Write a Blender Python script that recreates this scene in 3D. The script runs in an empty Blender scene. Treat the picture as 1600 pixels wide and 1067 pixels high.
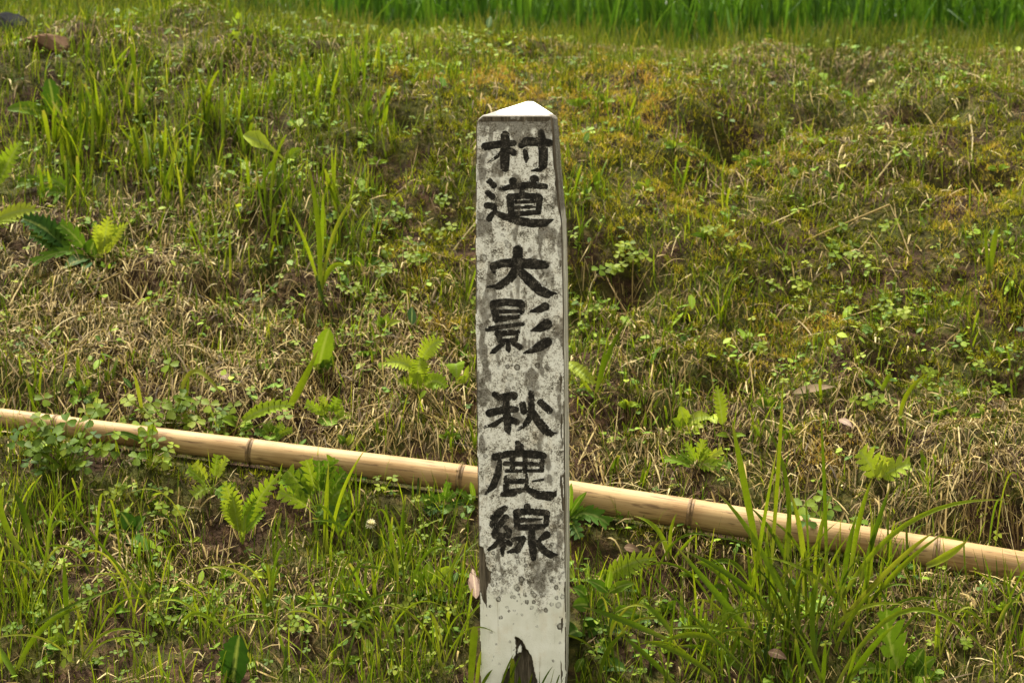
import bpy, math, random
import numpy as np
from mathutils import Vector, Matrix, Euler

# ---------------------------------------------------------------- camera, sky, sun, exposure
ZC, PITCH, FPX = 0.784, math.radians(6.3), 3000.0
SUN_EL, SUN_AZ = math.radians(68), math.radians(-28)      # azimuth from +Y (beyond the bank) towards +X
scene = bpy.context.scene
COL = scene.collection
cam_d = bpy.data.cameras.new('camera')
cam_d.sensor_width = 36.0
cam_d.lens = 36.0 * FPX / 1600.0
cam_d.clip_start, cam_d.clip_end = 0.05, 500
cam_d.dof.use_dof = True
cam_d.dof.focus_distance = 2.70
cam_d.dof.aperture_fstop = 9.0
cam = bpy.data.objects.new('camera', cam_d)
cam.location = (0, 0, ZC)
cam.rotation_euler = (math.pi / 2 - PITCH, 0, 0)
COL.objects.link(cam)
scene.camera = cam

world = bpy.data.worlds.new('World')
scene.world = world
world.use_nodes = True
wn, wl = world.node_tree.nodes, world.node_tree.links
wn.clear()
sky = wn.new('ShaderNodeTexSky')
sky.sky_type = 'NISHITA'
sky.sun_disc = False
sky.sun_elevation = SUN_EL
sky.sun_rotation = SUN_AZ
sky.dust_density = 3.0
hs = wn.new('ShaderNodeHueSaturation')
hs.inputs['Saturation'].default_value = 0.12             # thin bright overcast
bg = wn.new('ShaderNodeBackground')
bg.inputs['Strength'].default_value = 0.102
wo = wn.new('ShaderNodeOutputWorld')
wl.new(sky.outputs[0], hs.inputs['Color'])
wm = wn.new('ShaderNodeMix'); wm.data_type = 'RGBA'; wm.blend_type = 'MULTIPLY'
wm.inputs[0].default_value = 1.0
wm.inputs[7].default_value = (1.0, 0.955, 0.83, 1)       # warm white cloud light
wl.new(hs.outputs[0], wm.inputs[6])
wl.new(wm.outputs[2], bg.inputs['Color'])
wl.new(bg.outputs[0], wo.inputs['Surface'])

sun_d = bpy.data.lights.new('sun', 'SUN')
sun_d.energy = 3.1
sun_d.angle = math.radians(8)
sun_d.color = (1.0, 0.95, 0.84)
sun = bpy.data.objects.new('sun', sun_d)
sdir = Vector((math.sin(SUN_AZ) * math.cos(SUN_EL), math.cos(SUN_AZ) * math.cos(SUN_EL), math.sin(SUN_EL)))
sun.rotation_euler = sdir.to_track_quat('Z', 'Y').to_euler()
sun.location = (0, 3, 6)
COL.objects.link(sun)

scene.view_settings.view_transform = 'Standard'
scene.view_settings.look = 'None'
scene.view_settings.gamma = 1.0
scene.view_settings.exposure = 1.9
scene.cycles.max_bounces = 8
scene.cycles.transparent_max_bounces = 8

rng = np.random.default_rng(11)
random.seed(5)

# ---------------------------------------------------------------- helpers: picture <-> place
FW = np.array([0, math.cos(PITCH), -math.sin(PITCH)])
UP = np.array([0, math.sin(PITCH), math.cos(PITCH)])
RT = np.array([1.0, 0, 0])
CP = np.array([0, 0, ZC])


def ray(u, v):
    return FW + (u - 800.0) / FPX * RT + (533.5 - v) / FPX * UP


def project(x, y, z):
    dz = z - ZC
    d = y * FW[1] + dz * FW[2]
    return 800 + FPX * x / d, 533.5 - FPX * (y * UP[1] + dz * UP[2]) / d


def hash2(ix, iy, seed):
    n = (ix * 374761393 + iy * 668265263 + seed * 974634777) & 0xffffffff
    n = ((n ^ (n >> 13)) * 1274126177) & 0xffffffff
    return ((n ^ (n >> 16)) & 0xffffff) / float(0xffffff)


def vnoise(x, y, seed):
    x = np.asarray(x, float); y = np.asarray(y, float)
    xi = np.floor(x).astype(np.int64); yi = np.floor(y).astype(np.int64)
    fx = x - xi; fy = y - yi
    fx = fx * fx * (3 - 2 * fx); fy = fy * fy * (3 - 2 * fy)
    a = hash2(xi, yi, seed); b = hash2(xi + 1, yi, seed)
    c = hash2(xi, yi + 1, seed); d = hash2(xi + 1, yi + 1, seed)
    return (a + (b - a) * fx) * (1 - fy) + (c + (d - c) * fx) * fy


def fbm(x, y, scale, octv=3, seed=1):
    s = 0.0; amp = 1.0; tot = 0.0
    for k in range(octv):
        s = s + amp * vnoise(np.asarray(x) / scale * 2 ** k + 17.3 * k, np.asarray(y) / scale * 2 ** k - 9.1 * k, seed + k)
        tot += amp; amp *= 0.5
    return s / tot


def sstep(a, b, x):
    t = np.clip((x - a) / (b - a), 0, 1)
    return t * t * (3 - 2 * t)


# ---------------------------------------------------------------- terrain height
PY = np.array([-60, 1.7, 2.1, 2.45, 2.63, 2.95, 3.3, 3.8, 4.2, 4.6, 5.0, 5.2, 5.5, 80])
PZ = np.array([-.16, -.15, -.12, -.05, 0.0, .20, .42, .72, .876, .938, .955, .92, .84, .82])
_yy = np.linspace(1.2, 6.5, 1200)
_zz = np.interp(_yy, PY, PZ)
_k = np.hanning(61); _k /= _k.sum()
_zs = np.convolve(np.pad(_zz, 30, mode='edge'), _k, mode='valid')


def base_h(x, y):
    z = np.where((y > 1.25) & (y < 6.45), np.interp(y, _yy, _zs), np.interp(y, PY, PZ))
    lift = 0.105 * sstep(0.25, -0.7, x) * sstep(3.4, 4.6, y) * (1 - sstep(5.1, 5.5, y))
    return z + lift


POST_Y = 2.63
pole_a = pole_b = None
pole_zx = pole_zz = pole_r = None


HOLLOWS = []


def height(x, y):
    x = np.asarray(x, float); y = np.asarray(y, float)
    b = base_h(x, y)
    n = 0.10 * (fbm(x, y, 0.42, 2, 3) - 0.5) + 0.085 * (fbm(x, y, 0.15, 3, 21) - 0.5)
    n += 0.045 * np.abs(fbm(x, y, 0.08, 2, 33) - 0.5)
    n *= sstep(1.6, 2.2, y) * (1 - 0.55 * sstep(4.4, 5.0, y)) * (1 - sstep(5.6, 6.2, y))
    dp = np.hypot(x - 0.02, y - POST_Y - 0.05)
    n *= 0.25 + 0.75 * sstep(0.08, 0.30, dp)
    z = b + n
    for (hx_, hy_, hrx, hry, hd) in HOLLOWS:
        z = z - hd * np.exp(-((x - hx_) / hrx) ** 2 - ((y - hy_) / hry) ** 2)
    if pole_a is not None:
        d = np.abs(y - (pole_a + pole_b * x))
        w = 1 - sstep(0.012, 0.11, d)
        pz = np.interp(x, pole_zx, pole_zz - pole_r) - 0.008
        z = z * (1 - w) + pz * w
    return z


_ts = np.linspace(1.9, 7.0, 700)


def ground_depth(u, v, f=height):
    r = ray(u, v)
    p = CP[None, :] + _ts[:, None] * r[None, :]
    below = p[:, 2] < f(p[:, 0], p[:, 1])
    k = np.argmax(below)
    if not below.any():
        return 5.0
    return _ts[k]


def at(u, v, d):
    return CP + d * ray(u, v)


def ground(u, v):
    p = at(u, v, ground_depth(u, v))
    p[2] = float(height(p[0], p[1]))
    return p


for (u, v, ru, rv, dep) in [(1135, 214, 60, 15, .075), (1330, 118, 55, 16, .075), (1290, 185, 45, 14, .055), (1500, 275, 65, 18, .075), (1450, 185, 50, 14, .055), (640, 205, 22, 14, .05), (420, 432, 14, 10, .05), (205, 458, 45, 12, .04),
                            (960, 420, 45, 16, .04), (600, 290, 30, 14, .04), (1080, 690, 40, 10, .025), (1390, 560, 60, 12, .03), (1560, 590, 40, 14, .04), (1350, 270, 40, 10, .03), (330, 455, 40, 10, .03), (900, 420, 16, 12, .03), (1010, 640, 70, 10, .03), (1100, 575, 90, 10, .03), (730, 640, 60, 9, .02), (130, 90, 30, 8, .03), (500, 500, 60, 9, .03), (330, 530, 50, 9, .03)]:
    _p = at(u, v, ground_depth(u, v, base_h)); _q = at(u, v - rv, ground_depth(u, v - rv, base_h))
    HOLLOWS.append((_p[0], _p[1], ru * _p[1] / FPX, max(.025, abs(_q[1] - _p[1])), dep * 1.7))

HOLLOWS.append((.02, 2.58, .10, .08, .035))
# pole lies across the slope: a plane through two ground points gives its run
_pu = np.array([-420, 0, 393, 721, 1079, 1461, 1600, 2050.])
_pv = np.array([598, 653, 705, 746, 803, 863, 886, 962.])
_pr = np.array([14, 15.5, 19.5, 22, 24, 24.5, 25, 26.])
gA = at(0, 672, ground_depth(0, 672, base_h)); gB = at(1600, 911, ground_depth(1600, 911, base_h))
_b = (gB[1] - gA[1]) / (gB[0] - gA[0]); _a = gA[1] - _b * gA[0]
POLE = []
for u, v, r in zip(_pu, _pv, _pr):
    q = ray(u, v)
    t = _a / (q[1] - _b * q[0])
    P = CP + t * q
    POLE.append((P[0], P[1], P[2], r * t / FPX))
POLE = np.array(POLE)
pole_zx, pole_zz, pole_r = POLE[:, 0], POLE[:, 2], POLE[:, 3]
pole_a, pole_b = _a, _b

# ---------------------------------------------------------------- materials


def nt(name):
    m = bpy.data.materials.new(name)
    m.use_nodes = True
    n, l = m.node_tree.nodes, m.node_tree.links
    n.clear()
    out = n.new('ShaderNodeOutputMaterial')
    return m, n, l, out


def ramp(n, stops, interp='LINEAR'):
    r = n.new('ShaderNodeValToRGB')
    e = r.color_ramp.elements
    r.color_ramp.interpolation = interp
    while len(e) < len(stops):
        e.new(0.5)
    for k, (p, c) in enumerate(stops):
        e[k].position = p
        e[k].color = (c[0], c[1], c[2], 1) if not isinstance(c, (int, float)) else (c, c, c, 1)
    return r


def mathn(n, l, op, a, b=None, c=None, clamp=False):
    q = n.new('ShaderNodeMath'); q.operation = op; q.use_clamp = clamp
    for k, s in enumerate((a, b, c)):
        if s is None:
            continue
        if isinstance(s, (int, float)):
            q.inputs[k].default_value = s
        else:
            l.new(s, q.inputs[k])
    return q.outputs[0]


def mixc(n, l, fac, a, b, mode='MIX'):
    q = n.new('ShaderNodeMix'); q.data_type = 'RGBA'; q.blend_type = mode
    ins = [s for s in q.inputs if s.enabled]
    for s, val in zip((q.inputs[0], q.inputs[6], q.inputs[7]), (fac, a, b)):
        if isinstance(val, (int, float)):
            s.default_value = val
        elif isinstance(val, tuple):
            s.default_value = (val[0], val[1], val[2], 1)
        else:
            l.new(val, s)
    return q.outputs[2]


def noise(n, l, vec, scale, detail=4, rough=0.55, stretch=None):
    t = n.new('ShaderNodeTexNoise')
    t.inputs['Scale'].default_value = scale
    t.inputs['Detail'].default_value = detail
    t.inputs['Roughness'].default_value = rough
    if stretch:
        mp = n.new('ShaderNodeMapping')
        mp.inputs['Scale'].default_value = stretch
        l.new(vec, mp.inputs['Vector'])
        vec = mp.outputs[0]
    l.new(vec, t.inputs['Vector'])
    return t.outputs[0]


def leaf_material(name, stops, tip=None, tip0=0.75, tipw=0.8, base=None, transl=0.38, rough=0.55, spec=0.09, vein=None, var=0.55, lum=0.56):
    """Col: r random per leaf, g along the leaf, b tint, a midrib."""
    m, n, l, out = nt(name)
    at_ = n.new('ShaderNodeAttribute'); at_.attribute_name = 'Col'
    sp = n.new('ShaderNodeSeparateColor'); l.new(at_.outputs['Color'], sp.inputs[0])
    oi = n.new('ShaderNodeObjectInfo')
    rnd = mathn(n, l, 'FRACT', mathn(n, l, 'ADD', sp.outputs[0], oi.outputs['Random']))
    tint = mathn(n, l, 'MULTIPLY_ADD', mathn(n, l, 'SUBTRACT', rnd, 0.5), 0.45, sp.outputs[2], clamp=True)
    rp = ramp(n, stops); l.new(tint, rp.inputs[0])
    col = rp.outputs[0]
    r2 = mathn(n, l, 'FRACT', mathn(n, l, 'MULTIPLY', rnd, 7.31))
    geo = n.new('ShaderNodeNewGeometry')
    nz = noise(n, l, geo.outputs['Position'], 160, 3)
    br = mathn(n, l, 'MULTIPLY_ADD', r2, var * lum, (1.0 - var * 0.5) * lum)
    br = mathn(n, l, 'MULTIPLY', br, mathn(n, l, 'MULTIPLY_ADD', nz, 0.5, 0.75))
    cb = n.new('ShaderNodeCombineColor')
    for k in range(3):
        l.new(br, cb.inputs[k])
    col = mixc(n, l, 1.0, col, cb.outputs[0], 'MULTIPLY')
    if vein:
        f = mathn(n, l, 'MULTIPLY', mathn(n, l, 'SUBTRACT', at_.outputs['Alpha'], 0.80), 4.0, clamp=True)
        col = mixc(n, l, f, col, vein)
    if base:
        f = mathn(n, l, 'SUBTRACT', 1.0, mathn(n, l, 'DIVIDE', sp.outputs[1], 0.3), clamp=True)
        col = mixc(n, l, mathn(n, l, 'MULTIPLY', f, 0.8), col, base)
    if tip:
        f = mathn(n, l, 'DIVIDE', mathn(n, l, 'SUBTRACT', sp.outputs[1], tip0), 1 - tip0, clamp=True)
        f = mathn(n, l, 'MULTIPLY', mathn(n, l, 'MULTIPLY', f, tipw), mathn(n, l, 'MULTIPLY_ADD', r2, 1.2, 0.0, clamp=True))
        col = mixc(n, l, f, col, tip)
    p = n.new('ShaderNodeBsdfPrincipled')
    p.inputs['Roughness'].default_value = rough
    p.inputs['Specular IOR Level'].default_value = spec
    l.new(col, p.inputs['Base Color'])
    if transl > 0:
        tr = n.new('ShaderNodeBsdfTranslucent')
        tc = mixc(n, l, 1.0, col, (1.35, 1.25, 0.55), 'MULTIPLY')
        l.new(tc, tr.inputs['Color'])
        mx = n.new('ShaderNodeMixShader'); mx.inputs[0].default_value = transl
        l.new(p.outputs[0], mx.inputs[1]); l.new(tr.outputs[0], mx.inputs[2])
        l.new(mx.outputs[0], out.inputs['Surface'])
    else:
        l.new(p.outputs[0], out.inputs['Surface'])
    return m


M = {}
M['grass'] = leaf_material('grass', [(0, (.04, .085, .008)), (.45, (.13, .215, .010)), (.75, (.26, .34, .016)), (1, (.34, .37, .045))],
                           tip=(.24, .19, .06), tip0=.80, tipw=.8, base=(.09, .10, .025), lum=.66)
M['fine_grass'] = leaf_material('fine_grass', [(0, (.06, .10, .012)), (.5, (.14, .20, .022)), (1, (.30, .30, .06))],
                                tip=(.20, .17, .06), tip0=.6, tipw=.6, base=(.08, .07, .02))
M['moss'] = leaf_material('moss', [(0, (.05, .07, .006)), (.35, (.15, .18, .010)), (.6, (.29, .30, .018)), (.82, (.47, .38, .05)), (1, (.46, .30, .09))],
                          transl=.25, rough=.8, spec=.03, var=1.1, lum=.70)
M['straw'] = leaf_material('straw', [(0, (.06, .034, .011)), (.35, (.18, .118, .034)), (.7, (.43, .315, .105)), (1, (.68, .56, .27))],
                           transl=.12, rough=.6, spec=.10, var=.6, lum=.60)
M['clover'] = leaf_material('clover', [(0, (.055, .13, .014)), (.5, (.165, .25, .014)), (1, (.34, .40, .035))],
                            transl=.36, vein=None, lum=.60)
M['herb'] = leaf_material('herb', [(0, (.032, .085, .012)), (.4, (.10, .20, .014)), (.7, (.25, .37, .024)), (1, (.38, .46, .045))],
                          transl=.32, vein=(.24, .30, .08), var=.45, lum=.74)
M['rice'] = leaf_material('rice', [(0, (.03, .085, .010)), (.5, (.065, .16, .016)), (1, (.13, .25, .03))],
                          transl=.35, tip=(.16, .24, .06), tip0=.7, tipw=.5, lum=.78)
M['dead_leaf'] = leaf_material('dead_leaf', [(0, (.13, .075, .045)), (.5, (.30, .19, .11)), (1, (.55, .42, .26))],
                               transl=.08, rough=.6, spec=.2, vein=(.30, .22, .13), lum=.95)
M['petal'] = leaf_material('petal', [(0, (.62, .58, .48)), (1, (.82, .80, .72))], transl=.3, rough=.6, spec=.2, var=.2, lum=.9)


def soil_material():
    m, n, l, out = nt('soil')
    geo = n.new('ShaderNodeNewGeometry'); pos = geo.outputs['Position']
    a = noise(n, l, pos, 9, 6, .6); b = noise(n, l, pos, 55, 5, .65); c = noise(n, l, pos, 4, 3)
    r1 = ramp(n, [(.3, (.011, .006, .003)), (.5, (.032, .018, .009)), (.7, (.085, .048, .025))]); l.new(b, r1.inputs[0])
    r2 = ramp(n, [(.3, (.014, .016, .004)), (.55, (.045, .046, .008)), (.75, (.11, .09, .02))]); l.new(b, r2.inputs[0])
    f = ramp(n, [(.42, 0.0), (.58, 1.0)]); l.new(a, f.inputs[0])
    col = mixc(n, l, f.outputs[0], r1.outputs[0], r2.outputs[0])
    p = n.new('ShaderNodeBsdfPrincipled'); p.inputs['Roughness'].default_value = .95
    p.inputs['Specular IOR Level'].default_value = .1
    l.new(col, p.inputs['Base Color'])
    bp = n.new('ShaderNodeBump'); bp.inputs['Strength'].default_value = .9; bp.inputs['Distance'].default_value = .01
    l.new(b, bp.inputs['Height']); l.new(bp.outputs[0], p.inputs['Normal'])
    l.new(p.outputs[0], out.inputs['Surface'])
    return m


M['soil'] = soil_material()

# ---------------------------------------------------------------- mesh helpers


def mesh_np(name, V, F, colattr=None, mat=None, smooth=True, extra=None):
    V = np.ascontiguousarray(V, dtype=np.float32)
    me = bpy.data.meshes.new(name)
    Fs = F if isinstance(F, (list, tuple)) else [F]
    Fs = [np.asarray(f, dtype=np.int32) for f in Fs if len(f)]
    me.vertices.add(len(V)); me.vertices.foreach_set('co', V.ravel())
    nl = sum(f.size for f in Fs); npoly = sum(len(f) for f in Fs)
    me.loops.add(nl); me.polygons.add(npoly)
    me.loops.foreach_set('vertex_index', np.concatenate([f.ravel() for f in Fs]))
    starts = []; s = 0
    for f in Fs:
        starts.append(s + np.arange(len(f)) * f.shape[1]); s += f.size
    me.polygons.foreach_set('loop_start', np.concatenate(starts).astype(np.int32))
    me.polygons.foreach_set('use_smooth', np.full(npoly, smooth, dtype=bool))
    if colattr is not None:
        ca = me.attributes.new('Col', 'FLOAT_COLOR', 'POINT')
        ca.data.foreach_set('color', np.ascontiguousarray(colattr, dtype=np.float32).ravel())
    if extra:
        for k, a in extra.items():
            ea = me.attributes.new(k, 'FLOAT', 'POINT')
            ea.data.foreach_set('value', np.ascontiguousarray(a, dtype=np.float32).ravel())
    me.update(calc_edges=True)
    me.validate()
    if mat:
        me.materials.append(mat)
    return me


def link(name, me, parent=None, loc=None):
    o = bpy.data.objects.new(name, me)
    COL.objects.link(o)
    if parent is not None:
        o.parent = parent
    if loc is not None:
        o.location = loc
    return o


def thing(name, label, cat, loc, group=None):
    o = bpy.data.objects.new(name, None)
    o.empty_display_size = 0.05
    COL.objects.link(o)
    o.location = tuple(float(c) for c in loc)
    tag(o, label, cat, group)
    return o


LANDMARKS = [(76, 70, 'the brown stone'), (14, 45, 'the black stone'), (80, 165, 'the grey-green dock'), (150, 380, 'the yellow feathery leaf'), (415, 235, 'the paddle-shaped leaf'), (500, 380, 'the tall slender shoot'),
             (505, 550, 'the crinkled dock leaf'), (645, 575, 'the bright thistle'), (713, 585, 'the heart-shaped leaf'), (415, 650, 'the toothed leaf'), (515, 640, 'the compact mugwort'), (90, 690, 'the dark clover patch'),
             (265, 620, 'the tall clover'), (395, 780, 'the paired feathery leaves'), (500, 780, 'the bushy mugwort'), (579, 819, 'the white flower'), (366, 1030, 'the broad dock leaf'), (760, 1040, 'the post foot'), (790, 190, 'the post cap'),
             (815, 450, 'the post'), (920, 800, 'the post-side thistle'), (950, 950, 'the leafy vine'), (1080, 660, 'the pointed yellow leaves'), (1270, 610, 'the fallen bamboo leaf'), (1380, 730, 'the lobed yellow leaf'),
             (1255, 880, 'the large grass clump'), (1412, 1020, 'the big thistle'), (1362, 130, 'the fading flower'), (1135, 214, 'the dark hollow'), (1545, 390, 'the short wide blades'), (1425, 620, 'the arching blade'),
             (60, 1000, 'the arching roadside grass'), (1100, 20, 'the rice'), (1450, 20, 'the rice'), (700, 20, 'the rice'), (300, 15, 'the crest'), (1465, 865, 'the pole'), (1050, 800, 'the pole'), (700, 745, 'the pole')]


def near(kind, u, v):
    ds = sorted((math.hypot(u - a, (v - b) * 1.2), a, b, t) for a, b, t in LANDMARKS)
    d1, a1, b1, t1 = ds[0]
    t2 = next(q[3] for q in ds[1:] if q[3] != t1)
    rel = 'just uphill of' if v < b1 - 22 else ('just downhill of' if v > b1 + 22 else 'beside')
    lab = f'{kind} {rel} {t1}, towards {t2}'
    return lab if len(lab.split()) <= 16 else f'{kind} {rel} {t1}'


def tag(o, label=None, cat=None, group=None, kind=None):
    if label: o['label'] = label
    if cat: o['category'] = cat
    if group: o['group'] = group
    if kind: o['kind'] = kind
    return o


def strips(C, W, S, seg_t, rnd, tint, taper):
    """C (N,S+1,3) centre lines, W (N,S+1,3) half-width vectors -> verts, quads, col"""
    N = C.shape[0]
    L = C - W; R = C + W
    V = np.stack([L, R], axis=2).reshape(-1, 3)
    base = np.arange(N)[:, None] * (S + 1) * 2
    k = np.arange(S)[None, :] * 2
    q = np.stack([base + k, base + k + 1, base + k + 3, base + k + 2], axis=2).reshape(-1, 4)
    col = np.empty((N, S + 1, 2, 4))
    col[..., 0] = rnd[:, None, None]; col[..., 1] = seg_t[None, :, None]; col[..., 2] = tint[:, None, None]; col[..., 3] = 0
    return V, q, col.reshape(-1, 4)


def blades(x, y, length, width, lean, curl, S, tint, az=None, sink=0.004, cut=0.0, z=None):
    """upright grass blades rooted in the ground"""
    N = len(x)
    az = rng.uniform(0, 2 * np.pi, N) if az is None else az
    z = height(x, y) if z is None else z
    t = np.linspace(0, 1, S + 1)
    th = lean[:, None] + curl[:, None] * t[None, :] ** 1.4
    dx = np.sin(th); dz = np.cos(th)
    step = (length / S)[:, None]
    hx = np.concatenate([np.zeros((N, 1)), np.cumsum(dx[:, :-1] * step, 1)], 1)
    hz = np.concatenate([np.zeros((N, 1)), np.cumsum(dz[:, :-1] * step, 1)], 1)
    C = np.stack([x[:, None] + hx * np.cos(az)[:, None], y[:, None] + hx * np.sin(az)[:, None], z[:, None] - sink + hz], 2)
    wa = az + np.pi / 2 + rng.normal(0, .5, N)
    prof = (0.55 + 0.9 * t - 0.45 * t * t) * np.clip(1 - t ** 3.0, cut, 1)
    prof = np.where(t > .99, cut * 0.6 + 0.03, prof)
    W = np.stack([np.cos(wa)[:, None] * width[:, None] * prof * .5, np.sin(wa)[:, None] * width[:, None] * prof * .5,
                  np.zeros((N, S + 1))], 2)
    return strips(C, W, S, t, rng.random(N), tint, None)


def blobs(u, v, lst, base=0.0):
    s = np.full(np.shape(u), base, float)
    for cu, cv, ru, rv, w in lst:
        s += w * np.exp(-(((u - cu) / ru) ** 2 + ((v - cv) / rv) ** 2))
    return np.clip(s, 0, 1.3)


STRAW = [(300, 95, 150, 20, .7), (620, 70, 80, 20, .5), (1000, 95, 120, 20, .5), (1250, 110, 120, 20, .5), (1520, 110, 90, 25, .6), (90, 480, 200, 110, .8), (330, 520, 210, 90, .85), (450, 600, 220, 60, .9), (640, 660, 160, 50, .9), (200, 640, 220, 40, .6),
         (1000, 690, 170, 60, .75), (1400, 700, 240, 45, .7), (1500, 800, 170, 70, .9), (1150, 520, 130, 100, .25),
         (1310, 240, 150, 70, .35), (1400, 630, 200, 40, .5), (220, 870, 130, 60, .7), (1470, 940, 130, 110, .8), (640, 520, 110, 80, .6),
         (300, 340, 170, 60, .45), (1000, 520, 90, 90, .4), (1080, 840, 120, 60, .5), (500, 930, 160, 60, .4)]
MOSS = [(60, 730, 90, 30, .7), (330, 745, 120, 25, .6), (620, 800, 120, 30, .6), (1000, 850, 120, 25, .5), (1300, 250, 250, 80, .5), (1450, 560, 150, 60, .5), (820, 150, 150, 55, 1), (980, 230, 150, 110, 1.1), (1150, 330, 260, 120, 1), (1370, 330, 250, 100, .9), (1200, 470, 220, 80, .9),
        (1500, 450, 160, 120, .9), (640, 300, 120, 140, .9), (680, 440, 90, 100, .7), (1340, 560, 220, 60, .7), (420, 120, 130, 45, .6),
        (1300, 700, 70, 40, .7), (1520, 230, 120, 70, .8), (230, 850, 120, 50, .4)]
GRASS = [(130, 180, 90, 80, 1.1), (240, 220, 110, 110, 1.1), (360, 250, 150, 120, .8), (530, 250, 100, 150, .9), (560, 120, 150, 70, .7),
         (460, 420, 200, 60, .4), (80, 590, 130, 50, .6), (300, 480, 250, 90, .3), (350, 980, 420, 90, .45), (650, 920, 110, 120, .7), (1180, 1010, 220, 90, 1.1),
         (1340, 930, 150, 110, .6), (960, 980, 110, 90, .6), (40, 860, 120, 150, .5), (900, 430, 40, 200, .5), (1120, 480, 130, 90, .35), (1040, 640, 60, 40, .6), (1200, 560, 250, 60, .35), (1450, 480, 180, 100, .35), (1150, 250, 250, 80, .3)]


BARE = [(270, 90, 60, 14, .8), (340, 80, 60, 18, .8), (120, 100, 60, 14, .6), (240, 1035, 90, 35, .9), (600, 720, 90, 18, .3), (1440, 705, 60, 20, .4), (1135, 214, 60, 14, .8), (1330, 115, 40, 14, .6), (1500, 100, 50, 12, .7), (620, 60, 40, 10, .5), (1010, 870, 60, 18, .7), (640, 205, 22, 14, .8), (1120, 930, 50, 25, .6), (420, 432, 14, 10, .8), (1290, 185, 40, 12, .5), (1500, 275, 55, 14, .6), (960, 420, 40, 14, .5), (1450, 185, 40, 12, .5), (205, 458, 40, 10, .6)]


def scatter(n, lst, base, xr=(-2.3, 2.3), yr=(2.05, 5.15), extra=None):
    """rejection sampling on the slope; density falls off well outside the picture"""
    xs = []; ys = []; got = 0
    while got < n:
        m = 4 * n
        x = rng.uniform(xr[0], xr[1], m); y = rng.uniform(yr[0], yr[1], m)
        u, v = project(x, y, base_h(x, y))
        d = blobs(u, np.clip(v, 0, 1100), lst, base)
        out = np.maximum(np.abs(u - 800) - 860, 0) / 900.0
        d = np.maximum(d, .25 * (np.abs(u - 800) > 950)) * np.clip(1 - out, .12, 1)
        d = np.where(v > 1130, d * .35, d)
        d = d * (1 - np.clip(blobs(u, v, BARE), 0, .95))
        if extra is not None:
            d = d * extra(x, y, u, v)
        k = rng.random(m) < d / 1.3
        # keep the post and the pole clear
        k &= ~((np.abs(x - .016) < .075) & (np.abs(y - POST_Y - .06) < .09))
        k &= np.abs(y - (pole_a + pole_b * x)) > 0.012
        xs.append(x[k]); ys.append(y[k]); got += int(k.sum())
    return np.concatenate(xs)[:n], np.concatenate(ys)[:n]


# ---------------------------------------------------------------- structure: the bank and paddy ground
xs = np.concatenate([np.array([-60, -30, -14, -7, -4, -3.]), np.linspace(-2.6, 2.6, 360), np.array([3, 4., 7, 14, 30, 60])])
ys = np.concatenate([np.array([-40, -15, -5, 0, 1.0, 1.5]), np.linspace(1.8, 5.9, 330), np.array([6.2, 7, 9, 14, 25, 50, 79.])])
GX, GY = np.meshgrid(xs, ys)
GZ = height(GX, GY)
nx, ny = len(xs), len(ys)
I = np.arange(nx * ny).reshape(ny, nx)
Q = np.stack([I[:-1, :-1], I[:-1, 1:], I[1:, 1:], I[1:, :-1]], 2).reshape(-1, 4)
g = link('grassy_bank_ground', mesh_np('bank_ground', np.stack([GX, GY, GZ], 2).reshape(-1, 3), Q, mat=M['soil']))
tag(g, 'earth bank rising from the roadside to the paddy edge', kind='structure')

# ---------------------------------------------------------------- the post
POST_YAW, POST_LEAN = math.radians(-4.4), math.radians(-0.45)
RP = np.array((Matrix.Rotation(POST_YAW, 3, 'Z') @ Matrix.Rotation(POST_LEAN, 3, 'Y')))
q0 = ray(820, 1080)
PO = CP + q0 * (POST_Y / q0[1])                # front face origin near the soil


def to_face(u, v):
    """pixel -> local (x, z) on the post's front plane (local y = 0)"""
    u = np.asarray(u, float); v = np.asarray(v, float)
    r = FW[None, :] + ((u.ravel() - 800) / FPX)[:, None] * RT + ((533.5 - v.ravel()) / FPX)[:, None] * UP
    nrm = RP[:, 1]
    t = ((PO - CP) @ nrm) / (r @ nrm)
    P = CP + t[:, None] * r - PO
    loc = P @ RP
    return loc[:, 0].reshape(u.shape), loc[:, 2].reshape(u.shape)


post = thing('road_marker_post', 'weathered white square wooden post with black brush lettering, planted in the bank', 'post', PO)
post.rotation_euler = Matrix(RP).to_euler()

NV, NU, NS = 620, 112, 22
vv = np.concatenate([np.linspace(182.5, 1092, NV - 12), np.linspace(1100, 1250, 12)])
uL = np.interp(vv, [182, 185, 190, 197, 260, 500, 800, 1067, 1250], [753, 748.5, 745.5, 744.2, 743.5, 743, 747, 751, 753])
uR = np.interp(vv, [182, 184.5, 200, 230, 300, 350, 480, 700, 1067, 1250], [862, 864, 865.5, 867.5, 873, 878.5, 881, 882.5, 885, 887])
uR += 1.2 * (fbm(vv, 0 * vv, 22, 3, 5) - .5); uL += 1.2 * (fbm(vv, 0 * vv + 9, 16, 3, 6) - .5)
DEPTH = 0.118


def poly_sd(u, v, poly):
    poly = np.array(poly, float)
    inside = np.zeros(u.shape, bool); dist = np.full(u.shape, 1e9)
    for i in range(len(poly)):
        x1, y1 = poly[i]; x2, y2 = poly[(i + 1) % len(poly)]
        c = ((y1 > v) != (y2 > v)) & (u < (x2 - x1) * (v - y1) / (y2 - y1 + 1e-9) + x1)
        inside ^= c
        tt = np.clip(((u - x1) * (x2 - x1) + (v - y1) * (y2 - y1)) / ((x2 - x1) ** 2 + (y2 - y1) ** 2), 0, 1)
        dist = np.minimum(dist, np.hypot(u - x1 - tt * (x2 - x1), v - y1 - tt * (y2 - y1)))
    return np.where(inside, dist, -dist)


def z5(l):
    return [(720 + a / 5.155, 860 + b / 5.155) for a, b in l]


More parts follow.
